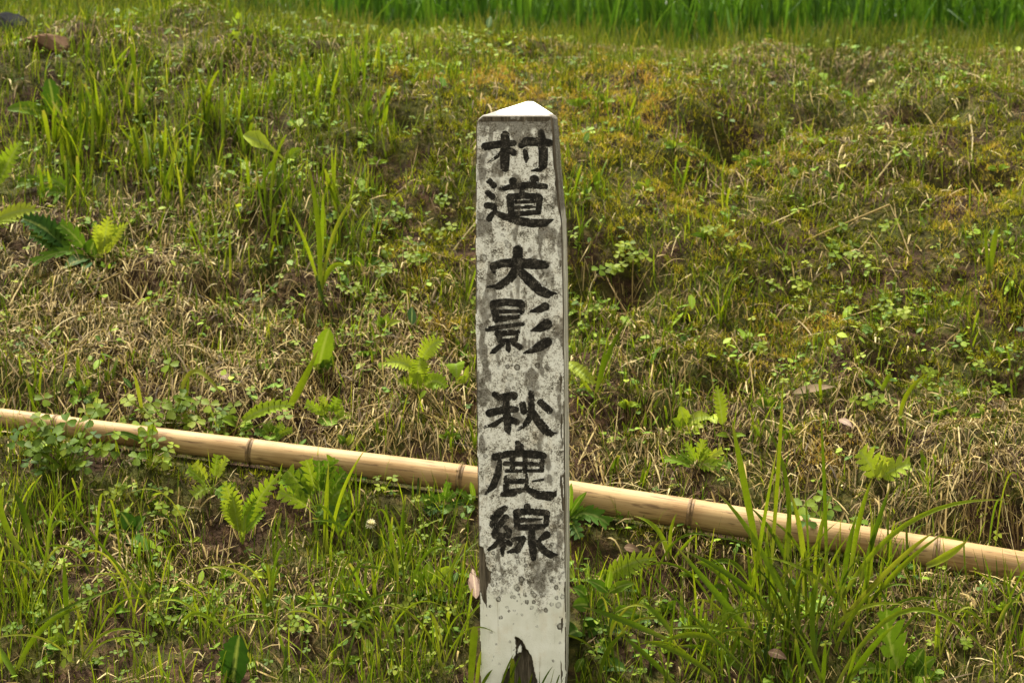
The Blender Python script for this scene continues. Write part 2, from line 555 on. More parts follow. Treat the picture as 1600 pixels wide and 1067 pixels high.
ROT = z5([(432, 690), (470, 697), (505, 725), (530, 790), (572, 832), (585, 910), (605, 1010), (640, 1140), (325, 1140), (345, 1000), (400, 900), (440, 845), (436, 760)])
FLAKE = z5([(478, 755), (492, 790), (488, 818), (455, 828), (455, 800)])
PEEL = z5([(130, -40), (190, -40), (205, 60), (215, 150), (246, 165), (240, 258), (216, 270), (212, 400), (230, 500), (214, 500), (178, 400), (160, 330), (130, 320)])

s = np.linspace(0, 1, NU)
U = uL[:, None] + (uR - uL)[:, None] * s[None, :]
Vp = np.repeat(vv[:, None], NU, 1)
fx, fz = to_face(U, Vp)
ragged = 5 * (fbm(U, Vp, 7, 3, 40) - .5)
rot = np.maximum(poly_sd(U, Vp, ROT) + ragged, 0) * (poly_sd(U, Vp, FLAKE) < 0)
peel = np.maximum(poly_sd(U, Vp, PEEL) + ragged, 0)
edge = np.minimum(U - uL[:, None], uR[:, None] - U)
edgew = np.clip((2.4 - edge) / 2.4, 0, 1)
# lichen: dense above, clean paint below
lower = 905 + 45 * (fbm(U, Vp, 40, 2, 50) - .5) + 45 * np.exp(-((U - 846) / 14) ** 2) + 20 * np.exp(-((U - 780) / 22) ** 2)
lich = (1 - sstep(-38, 40, Vp - lower)) * (0.50 + 0.5 * fbm(U, Vp, 45, 3, 51))
lich *= 1 - .45 * np.exp(-((U - 778) / 20) ** 2) * sstep(215, 190, Vp) - .35 * np.exp(-((U - 812) / 12) ** 2 - ((Vp - 205) / 18) ** 2)
dark = np.exp(-np.maximum(Vp - 184, 0) / 9.0) * 1.0 + .5 * np.exp(-((U - 800) / 55) ** 2) * np.exp(-((Vp - 196) / 10) ** 2)
dark += .75 * np.exp(-((U - 846) / 16) ** 2 - ((Vp - 905) / 34) ** 2)
dark += .30 * np.exp(-((U - 782) / 18) ** 2 - ((Vp - 900) / 26) ** 2)
dark += .25 * (fbm(U, Vp, 30, 3, 52) > .58)
dark += .55 * sstep(.52, .70, fbm(U, Vp * .30, 13, 3, 54)) * (1 - sstep(880, 930, Vp)) + .35 * sstep(.55, .7, fbm(U, Vp, 26, 3, 56)) * (1 - sstep(880, 930, Vp))
dark *= .5 + .9 * fbm(U, Vp, 9, 3, 53)
spots = np.zeros_like(U)
ru = np.random.default_rng(77)
for k in range(620):
    cu, cv = ru.uniform(744, 882), ru.uniform(190, 1060)
    if cv > 955 and ru.random() < .72: continue
    rad = ru.choice([1.2, 1.8, 2.6, 3.6, 5.0, 6.5], p=[.3, .25, .2, .13, .08, .04])
    if cv > 950: rad = min(rad, 2.2)
    i0, i1 = np.searchsorted(vv, [cv - rad * 1.6, cv + rad * 1.6])
    sl = slice(max(i0, 0), min(i1 + 1, NV))
    dd = np.hypot(U[sl] - cu, Vp[sl] - cv) / rad + .35 * (fbm(U[sl], Vp[sl], 2.5, 2, 60 + k % 7) - .5)
    a = ru.uniform(.25, .8)
    spots[sl] = np.maximum(spots[sl], a * (sstep(1.08, .9, dd) * (.55 + .45 * sstep(.45, .85, dd))))
for k in range(230):
    cu, cv = ru.uniform(756, 880), ru.normal(905, 30)
    if cv > 985: continue
    rad = ru.choice([.9, 1.4, 2.2, 3.2, 4.2], p=[.3, .28, .22, .14, .06])
    i0, i1 = np.searchsorted(vv, [cv - rad * 1.6, cv + rad * 1.6])
    sl = slice(max(i0, 0), min(i1 + 1, NV))
    dd = np.hypot(U[sl] - cu, Vp[sl] - cv) / rad + .5 * (fbm(U[sl], Vp[sl], 2.0, 2, 160 + k % 7) - .5)
    spots[sl] = np.maximum(spots[sl], ru.uniform(.5, .95) * sstep(1.1, .85, dd) * (.45 + .55 * sstep(.4, .8, dd)))
for cu, cv, rad in [(808, 574, 5), (793, 573, 3.5), (840, 571, 4.5), (800, 571, 2.2), (875, 978, 5.2), (809, 920, 3.9), (815, 905, 5), (827, 910, 3.5), (795, 954, 2.2), (853, 953, 3.5), (869, 917, 4), (823, 940, 3.4), (834, 940, 3), (811, 928, 2.2), (822, 931, 2)]:
    dd = np.hypot(U - cu, Vp - cv) / rad + .4 * (fbm(U, Vp, 2.5, 2, 91) - .5)
    spots = np.maximum(spots, .9 * sstep(1.1, .9, dd) * (.6 + .4 * sstep(.4, .8, dd)))
wood = np.clip(sstep(0, 1.2, rot) + sstep(0, 1.0, peel) + edgew ** 2 * (fbm(U, Vp, 14, 3, 66) > .47) + .9 * (edge < 1.3) * (fbm(U, Vp, 30, 2, 67) > .4), 0, 1)
wood = np.clip(wood + sstep(.62, .72, fbm(U, Vp * .12, 4.5, 3, 68)) * sstep(866, 880, U) * .8 * (edge < 9), 0, 1)
wood = np.clip(wood + sstep(6.0, 2.0, (uR[:, None] - U) + 5 * (fbm(U, Vp, 16, 3, 73) - .5)) * sstep(350, 320, Vp), 0, 1)
wood = np.clip(wood + sstep(200, 184, Vp) * .75 * (fbm(U, Vp, 8, 3, 69) > .36), 0, 1)
fy = .0085 * sstep(0, 7, rot) + .004 * sstep(0, 3, rot) + .0024 * sstep(0, 2.5, peel) + .0022 * edgew ** 2
fy += (rot > 3) * .006 * (fbm(U * 1.6, Vp * .35, 6, 3, 71) - .5)
# ring per row: front columns, right side, back, left side
sd = np.linspace(0, 1, NS + 1)[1:]
rows_x, rows_y, rows_z, A_l, A_w, A_s, A_d, A_sp = [], [], [], [], [], [], [], []
for i in range(NV):
    xl, xr = fx[i, 0], fx[i, -1]
    zc = fz[i].mean()
    y0, y1 = fy[i, -1], DEPTH
    xo = xr + (0.0 if vv[i] > 330 else 0)
    rx = np.full(NS, xr); ry = y0 + (y1 - y0) * sd
    bx = np.linspace(xr, xl, 9)[1:]; by = np.full(8, y1)
    lx = np.full(NS - 1, xl); ly = (y1 + (fy[i, 0] - y1) * sd)[:-1]
    groove = .0012 * (vnoise(ry * 160, 0 * ry + vv[i] * .004, 80) - .5)
    rx = rx + groove * sstep(0.0, .01, ry) 
    rows_x.append(np.concatenate([fx[i], rx, bx, lx])); rows_y.append(np.concatenate([fy[i], ry, by, ly]))
    rows_z.append(np.concatenate([fz[i], np.full(NS, fz[i, -1]), np.linspace(fz[i, -1], fz[i, 0], 9)[1:], np.full(NS - 1, fz[i, 0])]))
    m_ = NS + 8 + NS - 1
    z_ = np.zeros(m_)
    A_l.append(np.concatenate([lich[i], z_ + .15])); A_w.append(np.concatenate([wood[i], z_ + .55 * float(sstep(352, 325, vv[i]))])); A_s.append(np.concatenate([np.zeros(NU), z_ + 1]))
    A_d.append(np.concatenate([np.clip(dark[i], 0, 1), z_])); A_sp.append(np.concatenate([spots[i], z_]))
RX, RY, RZ = map(np.array, (rows_x, rows_y, rows_z))
nr = RX.shape[1]
I = np.arange(NV * nr).reshape(NV, nr)
Inx = np.roll(I, -1, axis=1)
Q = np.stack([I[:-1], I[1:], Inx[1:], Inx[:-1]], 2).reshape(-1, 4)


def post_material():
    m, n, l, out = nt('weathered_paint')
    tc = n.new('ShaderNodeTexCoord'); pos = tc.outputs['Object']

    def attr(k):
        a = n.new('ShaderNodeAttribute'); a.attribute_name = k
        return a.outputs['Fac']
    L, Wd, Sd, D, Sp = attr('lichen'), attr('wood'), attr('side'), attr('dark'), attr('spots')
    n1 = noise(n, l, pos, 420, 4, .7); n2 = noise(n, l, pos, 130, 4, .62); n3 = noise(n, l, pos, 40, 3); n5 = noise(n, l, pos, 900, 3, .7)
    paint = ramp(n, [(.3, (.70, .69, .57)), (.6, (.81, .80, .69)), (.8, (.86, .85, .76))]); l.new(n3, paint.inputs[0])
    vo = n.new('ShaderNodeTexVoronoi'); vo.inputs['Scale'].default_value = 210; l.new(pos, vo.inputs['Vector'])
    # grey film of lichen with pale flecks
    fl = mathn(n, l, 'ADD', mathn(n, l, 'MULTIPLY', n3, .25), mathn(n, l, 'ADD', mathn(n, l, 'MULTIPLY', n2, .30), mathn(n, l, 'ADD', mathn(n, l, 'MULTIPLY', n1, .40), mathn(n, l, 'MULTIPLY', n5, .25))))
    film = ramp(n, [(.45, (.035, .03, .021)), (.52, (.17, .153, .115)), (.57, (.45, .42, .34)), (.625, (.78, .76, .66)), (.74, (.89, .88, .79))]); l.new(mathn(n, l, 'MULTIPLY_ADD', mathn(n, l, 'SUBTRACT', fl, .6), 1.6, .62), film.inputs[0])
    lf = mathn(n, l, 'MULTIPLY', mathn(n, l, 'ADD', mathn(n, l, 'SUBTRACT', mathn(n, l, 'MULTIPLY_ADD', n2, .9, L), .80), mathn(n, l, 'MULTIPLY', n1, .30)), 6.0, clamp=True)
    col = mixc(n, l, lf, paint.outputs[0], film.outputs[0])
    # dark crust
    crust = ramp(n, [(.35, (.055, .045, .032)), (.55, (.14, .12, .085)), (.7, (.36, .33, .26))]); l.new(n1, crust.inputs[0])
    df = mathn(n, l, 'MULTIPLY', mathn(n, l, 'SUBTRACT', mathn(n, l, 'MULTIPLY_ADD', n1, .8, D), .72), 4, clamp=True)
    col = mixc(n, l, mathn(n, l, 'MULTIPLY', df, .8), col, crust.outputs[0])
    sp = mathn(n, l, 'MULTIPLY_ADD', Sp, 1.5, mathn(n, l, 'MULTIPLY_ADD', n5, 1.1, -.80), clamp=True)
    col = mixc(n, l, sp, col, (.075, .065, .045))
    # fine black specks everywhere
    sk = ramp(n, [(.30, 1.0), (.36, 0.0)]); l.new(n5, sk.inputs[0])
    col = mixc(n, l, mathn(n, l, 'MULTIPLY', sk.outputs[0], .6), col, (.06, .052, .04))
    # warm rusty-cream stains
    n6 = noise(n, l, pos, 24, 4, .6); n7 = noise(n, l, pos, 1.0, 4, .6, (150, 150, 14))
    wf_ = mathn(n, l, 'MULTIPLY', mathn(n, l, 'SUBTRACT', mathn(n, l, 'MULTIPLY_ADD', n7, .35, n6), .72), 3.0, clamp=True)
    col = mixc(n, l, mathn(n, l, 'MULTIPLY', wf_, .55), col, mixc(n, l, 1.0, col, (.80, .62, .40), 'MULTIPLY'))
    dr = ramp(n, [(.60, 0.0), (.72, .45)]); l.new(n7, dr.inputs[0])
    col = mixc(n, l, dr.outputs[0], col, mixc(n, l, 1.0, col, (.45, .42, .34), 'MULTIPLY'))
    # sides: old paint in vertical streaks over grey wood
    st = noise(n, l, pos, 1.0, 5, .6, (230, 230, 9))
    sr = ramp(n, [(.38, (.085, .072, .05)), (.47, (.28, .25, .19)), (.54, (.58, .56, .46)), (.7, (.70, .685, .58))]); l.new(st, sr.inputs[0])
    col = mixc(n, l, Sd, col, sr.outputs[0])
    # bare wood
    wn_ = noise(n, l, pos, 1.0, 5, .65, (260, 260, 16))
    wr = ramp(n, [(.3, (.028, .021, .013)), (.5, (.085, .068, .044)), (.68, (.19, .155, .105))]); l.new(wn_, wr.inputs[0])
    wf = mathn(n, l, 'MULTIPLY', mathn(n, l, 'SUBTRACT', mathn(n, l, 'MULTIPLY_ADD', n1, .5, Wd), .70), 8, clamp=True)
    col = mixc(n, l, wf, col, wr.outputs[0])
    p = n.new('ShaderNodeBsdfPrincipled'); p.inputs['Roughness'].default_value = .75; p.inputs['Specular IOR Level'].default_value = .2
    l.new(col, p.inputs['Base Color'])
    hsum = mathn(n, l, 'ADD', mathn(n, l, 'MULTIPLY', n1, .6), mathn(n, l, 'ADD', mathn(n, l, 'MULTIPLY', wf, mathn(n, l, 'MULTIPLY', wn_, 3.0)), mathn(n, l, 'MULTIPLY', Sd, st)))
    bp = n.new('ShaderNodeBump'); bp.inputs['Strength'].default_value = .55; bp.inputs['Distance'].default_value = .0016
    l.new(hsum, bp.inputs['Height']); l.new(bp.outputs[0], p.inputs['Normal'])
    l.new(p.outputs[0], out.inputs['Surface'])
    return m


M['post'] = post_material()
shaft = mesh_np('shaft', np.stack([RX, RY, RZ], 2).reshape(-1, 3), Q, mat=M['post'],
                extra={'lichen': np.array(A_l), 'wood': np.array(A_w), 'side': np.array(A_s), 'dark': np.array(A_d), 'spots': np.array(A_sp)})
link('shaft', shaft, post)

# pyramid cap on the top ring
ring = np.stack([RX[0], RY[0], RZ[0]], 1)
ax, az_ = to_face(np.array([823.5]), np.array([159.0]))
apex = np.array([ax[0] + .002, DEPTH * .48, az_[0] + .0015])
cen = np.array([ring[:, 0].mean(), DEPTH / 2, ring[:, 2].mean()])
lv = [1.0, .985, .955, .92, .85, .7, .55, .4, .25, .16, .08]
CV = []; cw = []
for k, f in enumerate(lv):
    P = apex + (ring - apex) * f
    rise = {0: 0, 1: .0010, 2: .0014}.get(k, .0012)
    P = P.copy(); P[:, 2] += rise
    P[:, 2] += .0009 * (fbm(P[:, 0] * 1000, P[:, 1] * 1000, 9, 2, 31) - .5) * (k > 1)
    CV.append(P)
    lw = sstep(ring[:, 0].min() + .034, ring[:, 0].min() + .004, P[:, 0]) * .85 + sstep(ring[:, 0].max() - .012, ring[:, 0].max(), P[:, 0]) * .5
    cw.append(np.clip(np.full(len(P), {0: .95, 1: .85, 2: .55, 3: .28}.get(k, .12)) + lw, 0, 1))
CV.append((apex + np.array([0, 0, -.0006]))[None]); cw.append(np.array([.2]))
nl_ = len(lv)
I = np.arange(nl_ * nr).reshape(nl_, nr); Inx = np.roll(I, -1, axis=1)
Qc = np.stack([I[:-1], Inx[:-1], Inx[1:], I[1:]], 2).reshape(-1, 4)
Tc = np.stack([I[-1], Inx[-1], np.full(nr, nl_ * nr)], 1)


def cap_material():
    m, n, l, out = nt('cap_paint')
    tc = n.new('ShaderNodeTexCoord'); pos = tc.outputs['Object']
    a = n.new('ShaderNodeAttribute'); a.attribute_name = 'wear'
    n1 = noise(n, l, pos, 260, 5, .7); n2 = noise(n, l, pos, 60, 3)
    f = mathn(n, l, 'MULTIPLY', mathn(n, l, 'SUBTRACT', mathn(n, l, 'ADD', mathn(n, l, 'MULTIPLY_ADD', n1, .9, a.outputs['Fac']), mathn(n, l, 'MULTIPLY', n2, .35)), 1.0), 7, clamp=True)
    col = mixc(n, l, f, (.80, .80, .75), (.11, .09, .06))
    p = n.new('ShaderNodeBsdfPrincipled'); p.inputs['Roughness'].default_value = .6
    l.new(col, p.inputs['Base Color'])
    bp = n.new('ShaderNodeBump'); bp.inputs['Strength'].default_value = .3; bp.inputs['Distance'].default_value = .001
    l.new(n1, bp.inputs['Height']); l.new(bp.outputs[0], p.inputs['Normal'])
    l.new(p.outputs[0], out.inputs['Surface'])
    return m


M['cap'] = cap_material()
link('pyramid_cap', mesh_np('pyramid_cap', np.concatenate(CV), [Qc, Tc], mat=M['cap'], extra={'wear': np.concatenate(cw)}), post)

# ---- brush lettering: strokes (x, y, radius) in enlarged-photo units
Z1 = (720, 150, 4.85); Z2 = (720, 370, 4.85); Z3 = (720, 590, 5.335); Z4 = (720, 740, 6.67)
CHARS = [
    ('村', Z1, [[(185, 385, 30), (260, 372, 28), (340, 360, 30), (402, 360, 21)], [(335, 300, 33), (340, 380, 36), (335, 470, 36), (333, 545, 33)],
                [(322, 415, 14), (270, 465, 13), (190, 517, 2), 'dry'], [(365, 405, 20), (400, 432, 25)],
                [(460, 375, 25), (500, 345, 33), (580, 348, 34), (668, 358, 30)],
                [(608, 280, 25), (620, 350, 34), (626, 450, 36), (622, 525, 33), (598, 558, 20), (535, 568, 5)], [(488, 420, 18), (497, 470, 20), (495, 505, 6)]]),
    ('道', Z1, [[(215, 645, 22), (250, 680, 24)], [(205, 735, 22), (240, 765, 24)], [(200, 830, 25), (250, 835, 22), (257, 870, 18)], [(242, 890, 18), (215, 930, 25)],
                [(395, 648, 30), (402, 668, 26)], [(557, 636, 36), (548, 655, 32)], [(302, 708, 15), (400, 685, 24), (520, 675, 25), (640, 688, 22), 'dry'],
                [(470, 690, 21), (462, 735, 20)], [(375, 780, 29), (382, 900, 25)], [(370, 768, 26), (480, 757, 25), (590, 767, 26)], [(597, 772, 25), (588, 880, 22)],
                [(400, 806, 13), (560, 800, 13)], [(400, 848, 14), (560, 840, 14), 'dry'], [(380, 895, 22), (570, 884, 19)],
                [(255, 880, 16), (330, 915, 26), (430, 945, 33), (540, 965, 32), (640, 962, 29), (700, 938, 5)]]),
    ('大', Z2, [[(433, 105, 39), (433, 180, 39), (438, 240, 34)], [(250, 222, 31), (320, 200, 30), (430, 198, 38), (570, 208, 40), (640, 214, 30)], [(245, 235, 24), (252, 268, 13)],
                [(418, 255, 36), (370, 320, 32), (290, 375, 28), (200, 380, 8), 'dry'], [(452, 262, 32), (520, 330, 40), (600, 405, 40), (660, 435, 32), (735, 428, 4)]]),
    ('影', Z2, [[(250, 510, 31), (340, 495, 28), (450, 505, 30)], [(248, 520, 29), (268, 628, 25)], [(462, 510, 24), (462, 570, 20)], [(290, 567, 15), (455, 563, 15)],
                [(265, 628, 24), (340, 618, 24), (440, 605, 16), 'dry'], [(205, 700, 21), (300, 685, 19), (400, 668, 17), (472, 660, 14), 'dry'],
                [(280, 733, 25), (430, 722, 20)], [(285, 740, 23), (300, 785, 20)], [(430, 730, 14), (425, 765, 12)], [(290, 788, 16), (420, 779, 14)],
                [(360, 803, 17), (360, 850, 20), (366, 872, 6)], [(322, 808, 16), (252, 865, 20), (225, 882, 5)], [(395, 802, 18), (448, 835, 22)],
                [(530, 565, 8), (590, 552, 26), (640, 528, 33)], [(535, 712, 8), (600, 690, 32), (650, 662, 42)], [(478, 880, 6), (540, 860, 22), (600, 830, 37), (655, 797, 37)]]),
    ('秋', Z3, [[(280, 138, 24), (320, 165, 27), (380, 155, 30), (440, 150, 36)], [(240, 295, 33), (300, 277, 33), (400, 265, 32), (460, 265, 26)],
                [(385, 170, 28), (375, 260, 32), (390, 350, 34), (392, 430, 29), (402, 468, 9)], [(345, 345, 17), (280, 390, 23), (195, 412, 8), 'dry'],
                [(420, 350, 27), (465, 370, 28)], [(515, 220, 26), (525, 280, 28)], [(665, 205, 28), (738, 273, 29)],
                [(588, 130, 26), (590, 230, 28), (580, 330, 28), (530, 400, 23), (470, 440, 6), 'dry'], [(600, 290, 30), (650, 370, 36), (710, 440, 38), (750, 470, 25), (798, 460, 4)]]),
    ('鹿', Z3, [[(472, 540, 20), (490, 580, 38), (490, 610, 38)], [(285, 660, 31), (380, 635, 28), (500, 630, 30), (620, 640, 36), (690, 650, 28)],
                [(325, 700, 20), (310, 800, 29), (270, 900, 29), (205, 970, 7)], [(430, 670, 23), (430, 770, 23)], [(535, 660, 20), (535, 780, 20)], [(682, 690, 18), (675, 770, 20)],
                [(370, 715, 20), (680, 720, 18)], [(380, 775, 15), (670, 772, 15)], [(380, 830, 19), (375, 960, 28)], [(400, 863, 24), (515, 860, 22)],
                [(350, 972, 22), (430, 957, 33), (525, 930, 18)], [(550, 805, 10), (550, 920, 22)], [(565, 935, 24), (640, 975, 35), (740, 985, 39), (778, 972, 22), (797, 940, 3)],
                [(600, 862, 7), (685, 848, 11), 'dry']]),
    ('線', Z4, [[(460, 355, 29), (400, 400, 40), (340, 480, 43), (330, 530, 34)], [(470, 455, 35), (430, 500, 31), (380, 560, 34), (352, 620, 33)],
                [(470, 560, 28), (505, 595, 29), (495, 640, 29), (430, 645, 29), (360, 640, 38)], [(400, 690, 23), (350, 750, 25), (285, 795, 16)],
                [(430, 680, 30), (435, 760, 34), (435, 850, 12)], [(470, 700, 27), (515, 730, 27)], [(692, 345, 37), (695, 380, 34)],
                [(580, 402, 37), (700, 390, 34), (880, 405, 34)], [(582, 420, 35), (587, 550, 32)], [(897, 410, 34), (890, 520, 29)], [(600, 485, 29), (720, 480, 23), (845, 470, 9), 'dry'],
                [(600, 557, 30), (720, 557, 33), (860, 548, 27)], [(735, 560, 35), (740, 700, 41), (755, 820, 40), (758, 878, 28)], [(545, 682, 21), (650, 667, 24)],
                [(652, 680, 28), (590, 790, 37), (495, 815, 16)], [(897, 635, 40), (830, 680, 25)], [(800, 720, 33), (870, 800, 37), (940, 845, 37), (1015, 840, 4)]]),
]


def ink_material():
    m, n, l, out = nt('brush_ink')
    tc = n.new('ShaderNodeTexCoord'); pos = tc.outputs['Object']
    n1 = noise(n, l, pos, 500, 4, .7); n2 = noise(n, l, pos, 110, 3, .6)
    f = mathn(n, l, 'ADD', mathn(n, l, 'MULTIPLY', n1, .6), mathn(n, l, 'MULTIPLY', n2, .55))
    r = ramp(n, [(.38, (.005, .0046, .0038)), (.52, (.014, .0125, .0095)), (.62, (.032, .028, .021)), (.72, (.14, .125, .098))]); l.new(f, r.inputs[0])
    p = n.new('ShaderNodeBsdfPrincipled'); p.inputs['Roughness'].default_value = .8; p.inputs['Specular IOR Level'].default_value = .15
    l.new(r.outputs[0], p.inputs['Base Color'])
    l.new(p.outputs[0], out.inputs['Surface'])
    return m


M['ink'] = ink_material()
for ci, (ch, (ox, oy, sc), strokes) in enumerate(CHARS):
    pts = np.array([p for st in strokes for p in st if not isinstance(p, str)], float)
    u0, v0 = ox + (pts[:, 0] - pts[:, 2]).min() / sc - 2, oy + (pts[:, 1] - pts[:, 2]).min() / sc - 2
    u1, v1 = ox + (pts[:, 0] + pts[:, 2]).max() / sc + 2, oy + (pts[:, 1] + pts[:, 2]).max() / sc + 2
    st_ = 0.62
    gu = np.arange(u0, u1, st_); gv = np.arange(v0, v1, st_)
    A, B = np.meshgrid(gu, gv)
    f = np.full(A.shape, -9.0)
    for si, stk in enumerate(strokes):
        dry = 'dry' in stk
        P = [((p[0] / sc + ox), (p[1] / sc + oy), p[2] / sc) for p in stk if not isinstance(p, str)]
        nseg = len(P) - 1
        for k in range(nseg):
            (x1, y1, r1), (x2, y2, r2) = P[k], P[k + 1]
            dx, dy = x2 - x1, y2 - y1; L2 = dx * dx + dy * dy + 1e-9
            t = np.clip(((A - x1) * dx + (B - y1) * dy) / L2, 0, 1)
            d = np.hypot(A - x1 - t * dx, B - y1 - t * dy)
            val = (r1 + (r2 - r1) * t) - d
            across = ((A - x1) * dy - (B - y1) * dx) / math.sqrt(L2)
            prog = (k + t) / nseg
            streak = vnoise(across * 1.15 + 40 * si, prog * 2.5, 7 + si) 
            val = val - (6.0 if dry else 3.0) * np.clip(streak - (.82 - (.34 if dry else .10) * prog), 0, 1)
            f = np.maximum(f, val)
    f = f + .25 + .9 * (fbm(A, B, 2.2, 2, 200 + ci) - .5) - 3.0 * np.clip(fbm(A, B, 3.2, 3, 300 + ci) - .70, 0, 1) * 6
    keep = f > 0
    jj, ii = np.nonzero(keep)
    nxu = len(gu) + 1
    cu = np.arange(len(gu) + 1) * st_ + u0 - st_ / 2; cv = np.arange(len(gv) + 1) * st_ + v0 - st_ / 2
    ids = np.stack([jj * nxu + ii, (jj + 1) * nxu + ii, (jj + 1) * nxu + ii + 1, jj * nxu + ii + 1], 1)
    uniq, inv = np.unique(ids.ravel(), return_inverse=True)
    Uc = cu[uniq % nxu]; Vc = cv[uniq // nxu]
    lx, lz = to_face(Uc, Vc)
    V3 = np.stack([lx, np.full(len(lx), -.00035), lz], 1)
    o = link('painted_character', mesh_np('painted_character', V3, inv.reshape(-1, 4), mat=M['ink'], smooth=False), post)
    o['label'] = 'black brush-painted character ' + ch + ' on the post'

# ---------------------------------------------------------------- bamboo pole


def bamboo_material(node=False):
    m, n, l, out = nt('bamboo_node' if node else 'bamboo')
    cx_ = n.new('ShaderNodeCombineXYZ')
    for k_, nm in enumerate(('run', 'side_a', 'side_b')):
        a_ = n.new('ShaderNodeAttribute'); a_.attribute_name = nm; l.new(a_.outputs['Fac'], cx_.inputs[k_])
    pos = cx_.outputs[0]
    g1 = noise(n, l, pos, 1.0, 5, .6, (7, 420, 420)); g2 = noise(n, l, pos, 9, 3); g3 = noise(n, l, pos, 1.0, 3, .6, (22, 210, 210))
    r = ramp(n, [(.36, (.18, .10, .038)), (.46, (.29, .185, .078)), (.6, (.37, .25, .115))]); l.new(g1, r.inputs[0])
    r2 = ramp(n, [(.38, (.24, .13, .046)), (.58, (.41, .275, .125))]); l.new(g2, r2.inputs[0])
    col = mixc(n, l, .5, r.outputs[0], r2.outputs[0])
    f = ramp(n, [(.57, 0.0), (.66, .75)]); l.new(g3, f.inputs[0])
    col = mixc(n, l, f.outputs[0], col, (.10, .055, .025))
    if node:
        n4 = noise(n, l, pos, 120, 3)
        rr = ramp(n, [(.35, (.03, .018, .009)), (.65, (.20, .125, .06))]); l.new(n4, rr.inputs[0])
        col = mixc(n, l, .75, col, rr.outputs[0])
    p = n.new('ShaderNodeBsdfPrincipled'); p.inputs['Roughness'].default_value = .6; p.inputs['Specular IOR Level'].default_value = .2
    l.new(col, p.inputs['Base Color'])
    bp = n.new('ShaderNodeBump'); bp.inputs['Strength'].default_value = .25; bp.inputs['Distance'].default_value = .001
    l.new(g1, bp.inputs['Height']); l.new(bp.outputs[0], p.inputs['Normal'])
    l.new(p.outputs[0], out.inputs['Surface'])
    return m


M['bamboo'] = bamboo_material(); M['bamboo_node'] = bamboo_material(True)


def pole_at(x):
    return np.array([x, pole_a + pole_b * x, np.interp(x, _fx, _fz)]), np.interp(x, POLE[:, 0], POLE[:, 3])


_fx = np.linspace(POLE[0, 0], POLE[-1, 0], 300)
_fz = np.interp(_fx, POLE[:, 0], POLE[:, 2])
_kk = np.hanning(61); _kk /= _kk.sum()
_fzp = np.concatenate([_fz[0] + (_fz[1] - _fz[0]) * np.arange(-30, 0), _fz, _fz[-1] + (_fz[-1] - _fz[-2]) * np.arange(1, 31)])
_fz = np.convolve(_fzp, _kk, mode='valid')
pole = thing('bamboo_pole', 'long dry tan bamboo pole lying across the bank behind the post', 'bamboo pole', pole_at(0.0)[0])
node_u = [-300, 88, 393, 721, 1079, 1461, 1880]


def pole_x(u):
    q = ray(u, float(np.interp(u, _pu, _pv)))
    t = pole_a / (q[1] - pole_b * q[0])
    return t * q[0]


nxs = [POLE[0, 0]] + [pole_x(u) for u in node_u] + [POLE[-1, 0]]


def tube(name, x0, x1, n, prof, mat, closed=False):
    o0 = np.array(pole.location)
    K = 28; V = []; ea = []; eb = []; ec = []
    for k in range(n + 1):
        t = k / n; x = x0 + (x1 - x0) * t
        c, r = pole_at(x); c2, _ = pole_at(x + .01)
        tn = (c2 - c); tn /= np.linalg.norm(tn)
        a = np.cross([0, 0, 1.], tn); a /= np.linalg.norm(a); b = np.cross(tn, a)
        rr = r * prof(t, x)
        for j in range(K):
            th = 2 * math.pi * j / K
            V.append(c + rr * (math.cos(th) * a + math.sin(th) * b) - o0)
            ea.append(x); eb.append(rr * math.cos(th)); ec.append(rr * math.sin(th))
    I = np.arange((n + 1) * K).reshape(n + 1, K); J = np.roll(I, -1, 1)
    Q = np.stack([I[:-1], J[:-1], J[1:], I[1:]], 2).reshape(-1, 4)
    me = mesh_np(name, np.array(V), Q, mat=mat, extra={'run': np.array(ea), 'side_a': np.array(eb), 'side_b': np.array(ec)})
    return link(name, me, pole)


for k in range(len(nxs) - 1):
    gap0 = .0045 if k else 0; gap1 = .0045 if k < len(nxs) - 2 else 0
    tube('internode', nxs[k] + gap0 - .0005, nxs[k + 1] - gap1 + .0005, 30, lambda t, x: 1.0 - .02 * math.sin(math.pi * t), M['bamboo'])
for x in nxs[1:-1]:
    def pr(t, xx):
        return 1.005 + .085 * math.exp(-((t - .35) / .16) ** 2) - .03 * math.exp(-((t - .62) / .12) ** 2) + .03 * math.exp(-((t - .82) / .1) ** 2)
    tube('node_ring', x - .0048, x + .0048, 14, pr, M['bamboo_node'])

# ---------------------------------------------------------------- stuff: moss, straw, grass, ground clover, crest grass, rice


def stuff(name, label, V, Q, col, mat):
    o = link(name, mesh_np(name, V, Q, colattr=col, mat=mat))
    tag(o, label, None, None, 'stuff')
    return o


# moss: short dense tufts
n = 400000
mx_, my_ = scatter(n, MOSS, .50)
u_, v_ = project(mx_, my_, base_h(mx_, my_))
mm = blobs(u_, v_, MOSS, 0.0)
tint = .06 + .42 * np.clip(mm, 0, 1) + .65 * (fbm(mx_, my_, .16, 3, 90) - .5) + .5 * (fbm(mx_, my_, .035, 2, 95) - .5)
tint += .5 * blobs(u_, v_, [(900, 200, 170, 90, .45), (690, 130, 80, 40, .5), (1280, 480, 60, 25, 1), (700, 490, 40, 30, 1), (1510, 325, 60, 35, .9), (1310, 690, 70, 40, 1), (790, 140, 70, 25, .9), (930, 150, 60, 25, .6), (250, 790, 60, 30, .8), (1150, 380, 70, 25, .5)])
tint += .35 * blobs(u_, v_, STRAW) * .7
cush = fbm(mx_, my_, .022, 2, 141)
mz_ = height(mx_, my_) + np.maximum(.022 * (cush - .42) * (.5 + .9 * np.clip(mm, 0, 1)) + .016 * (fbm(mx_, my_, .06, 2, 143) - .45), -.0015)
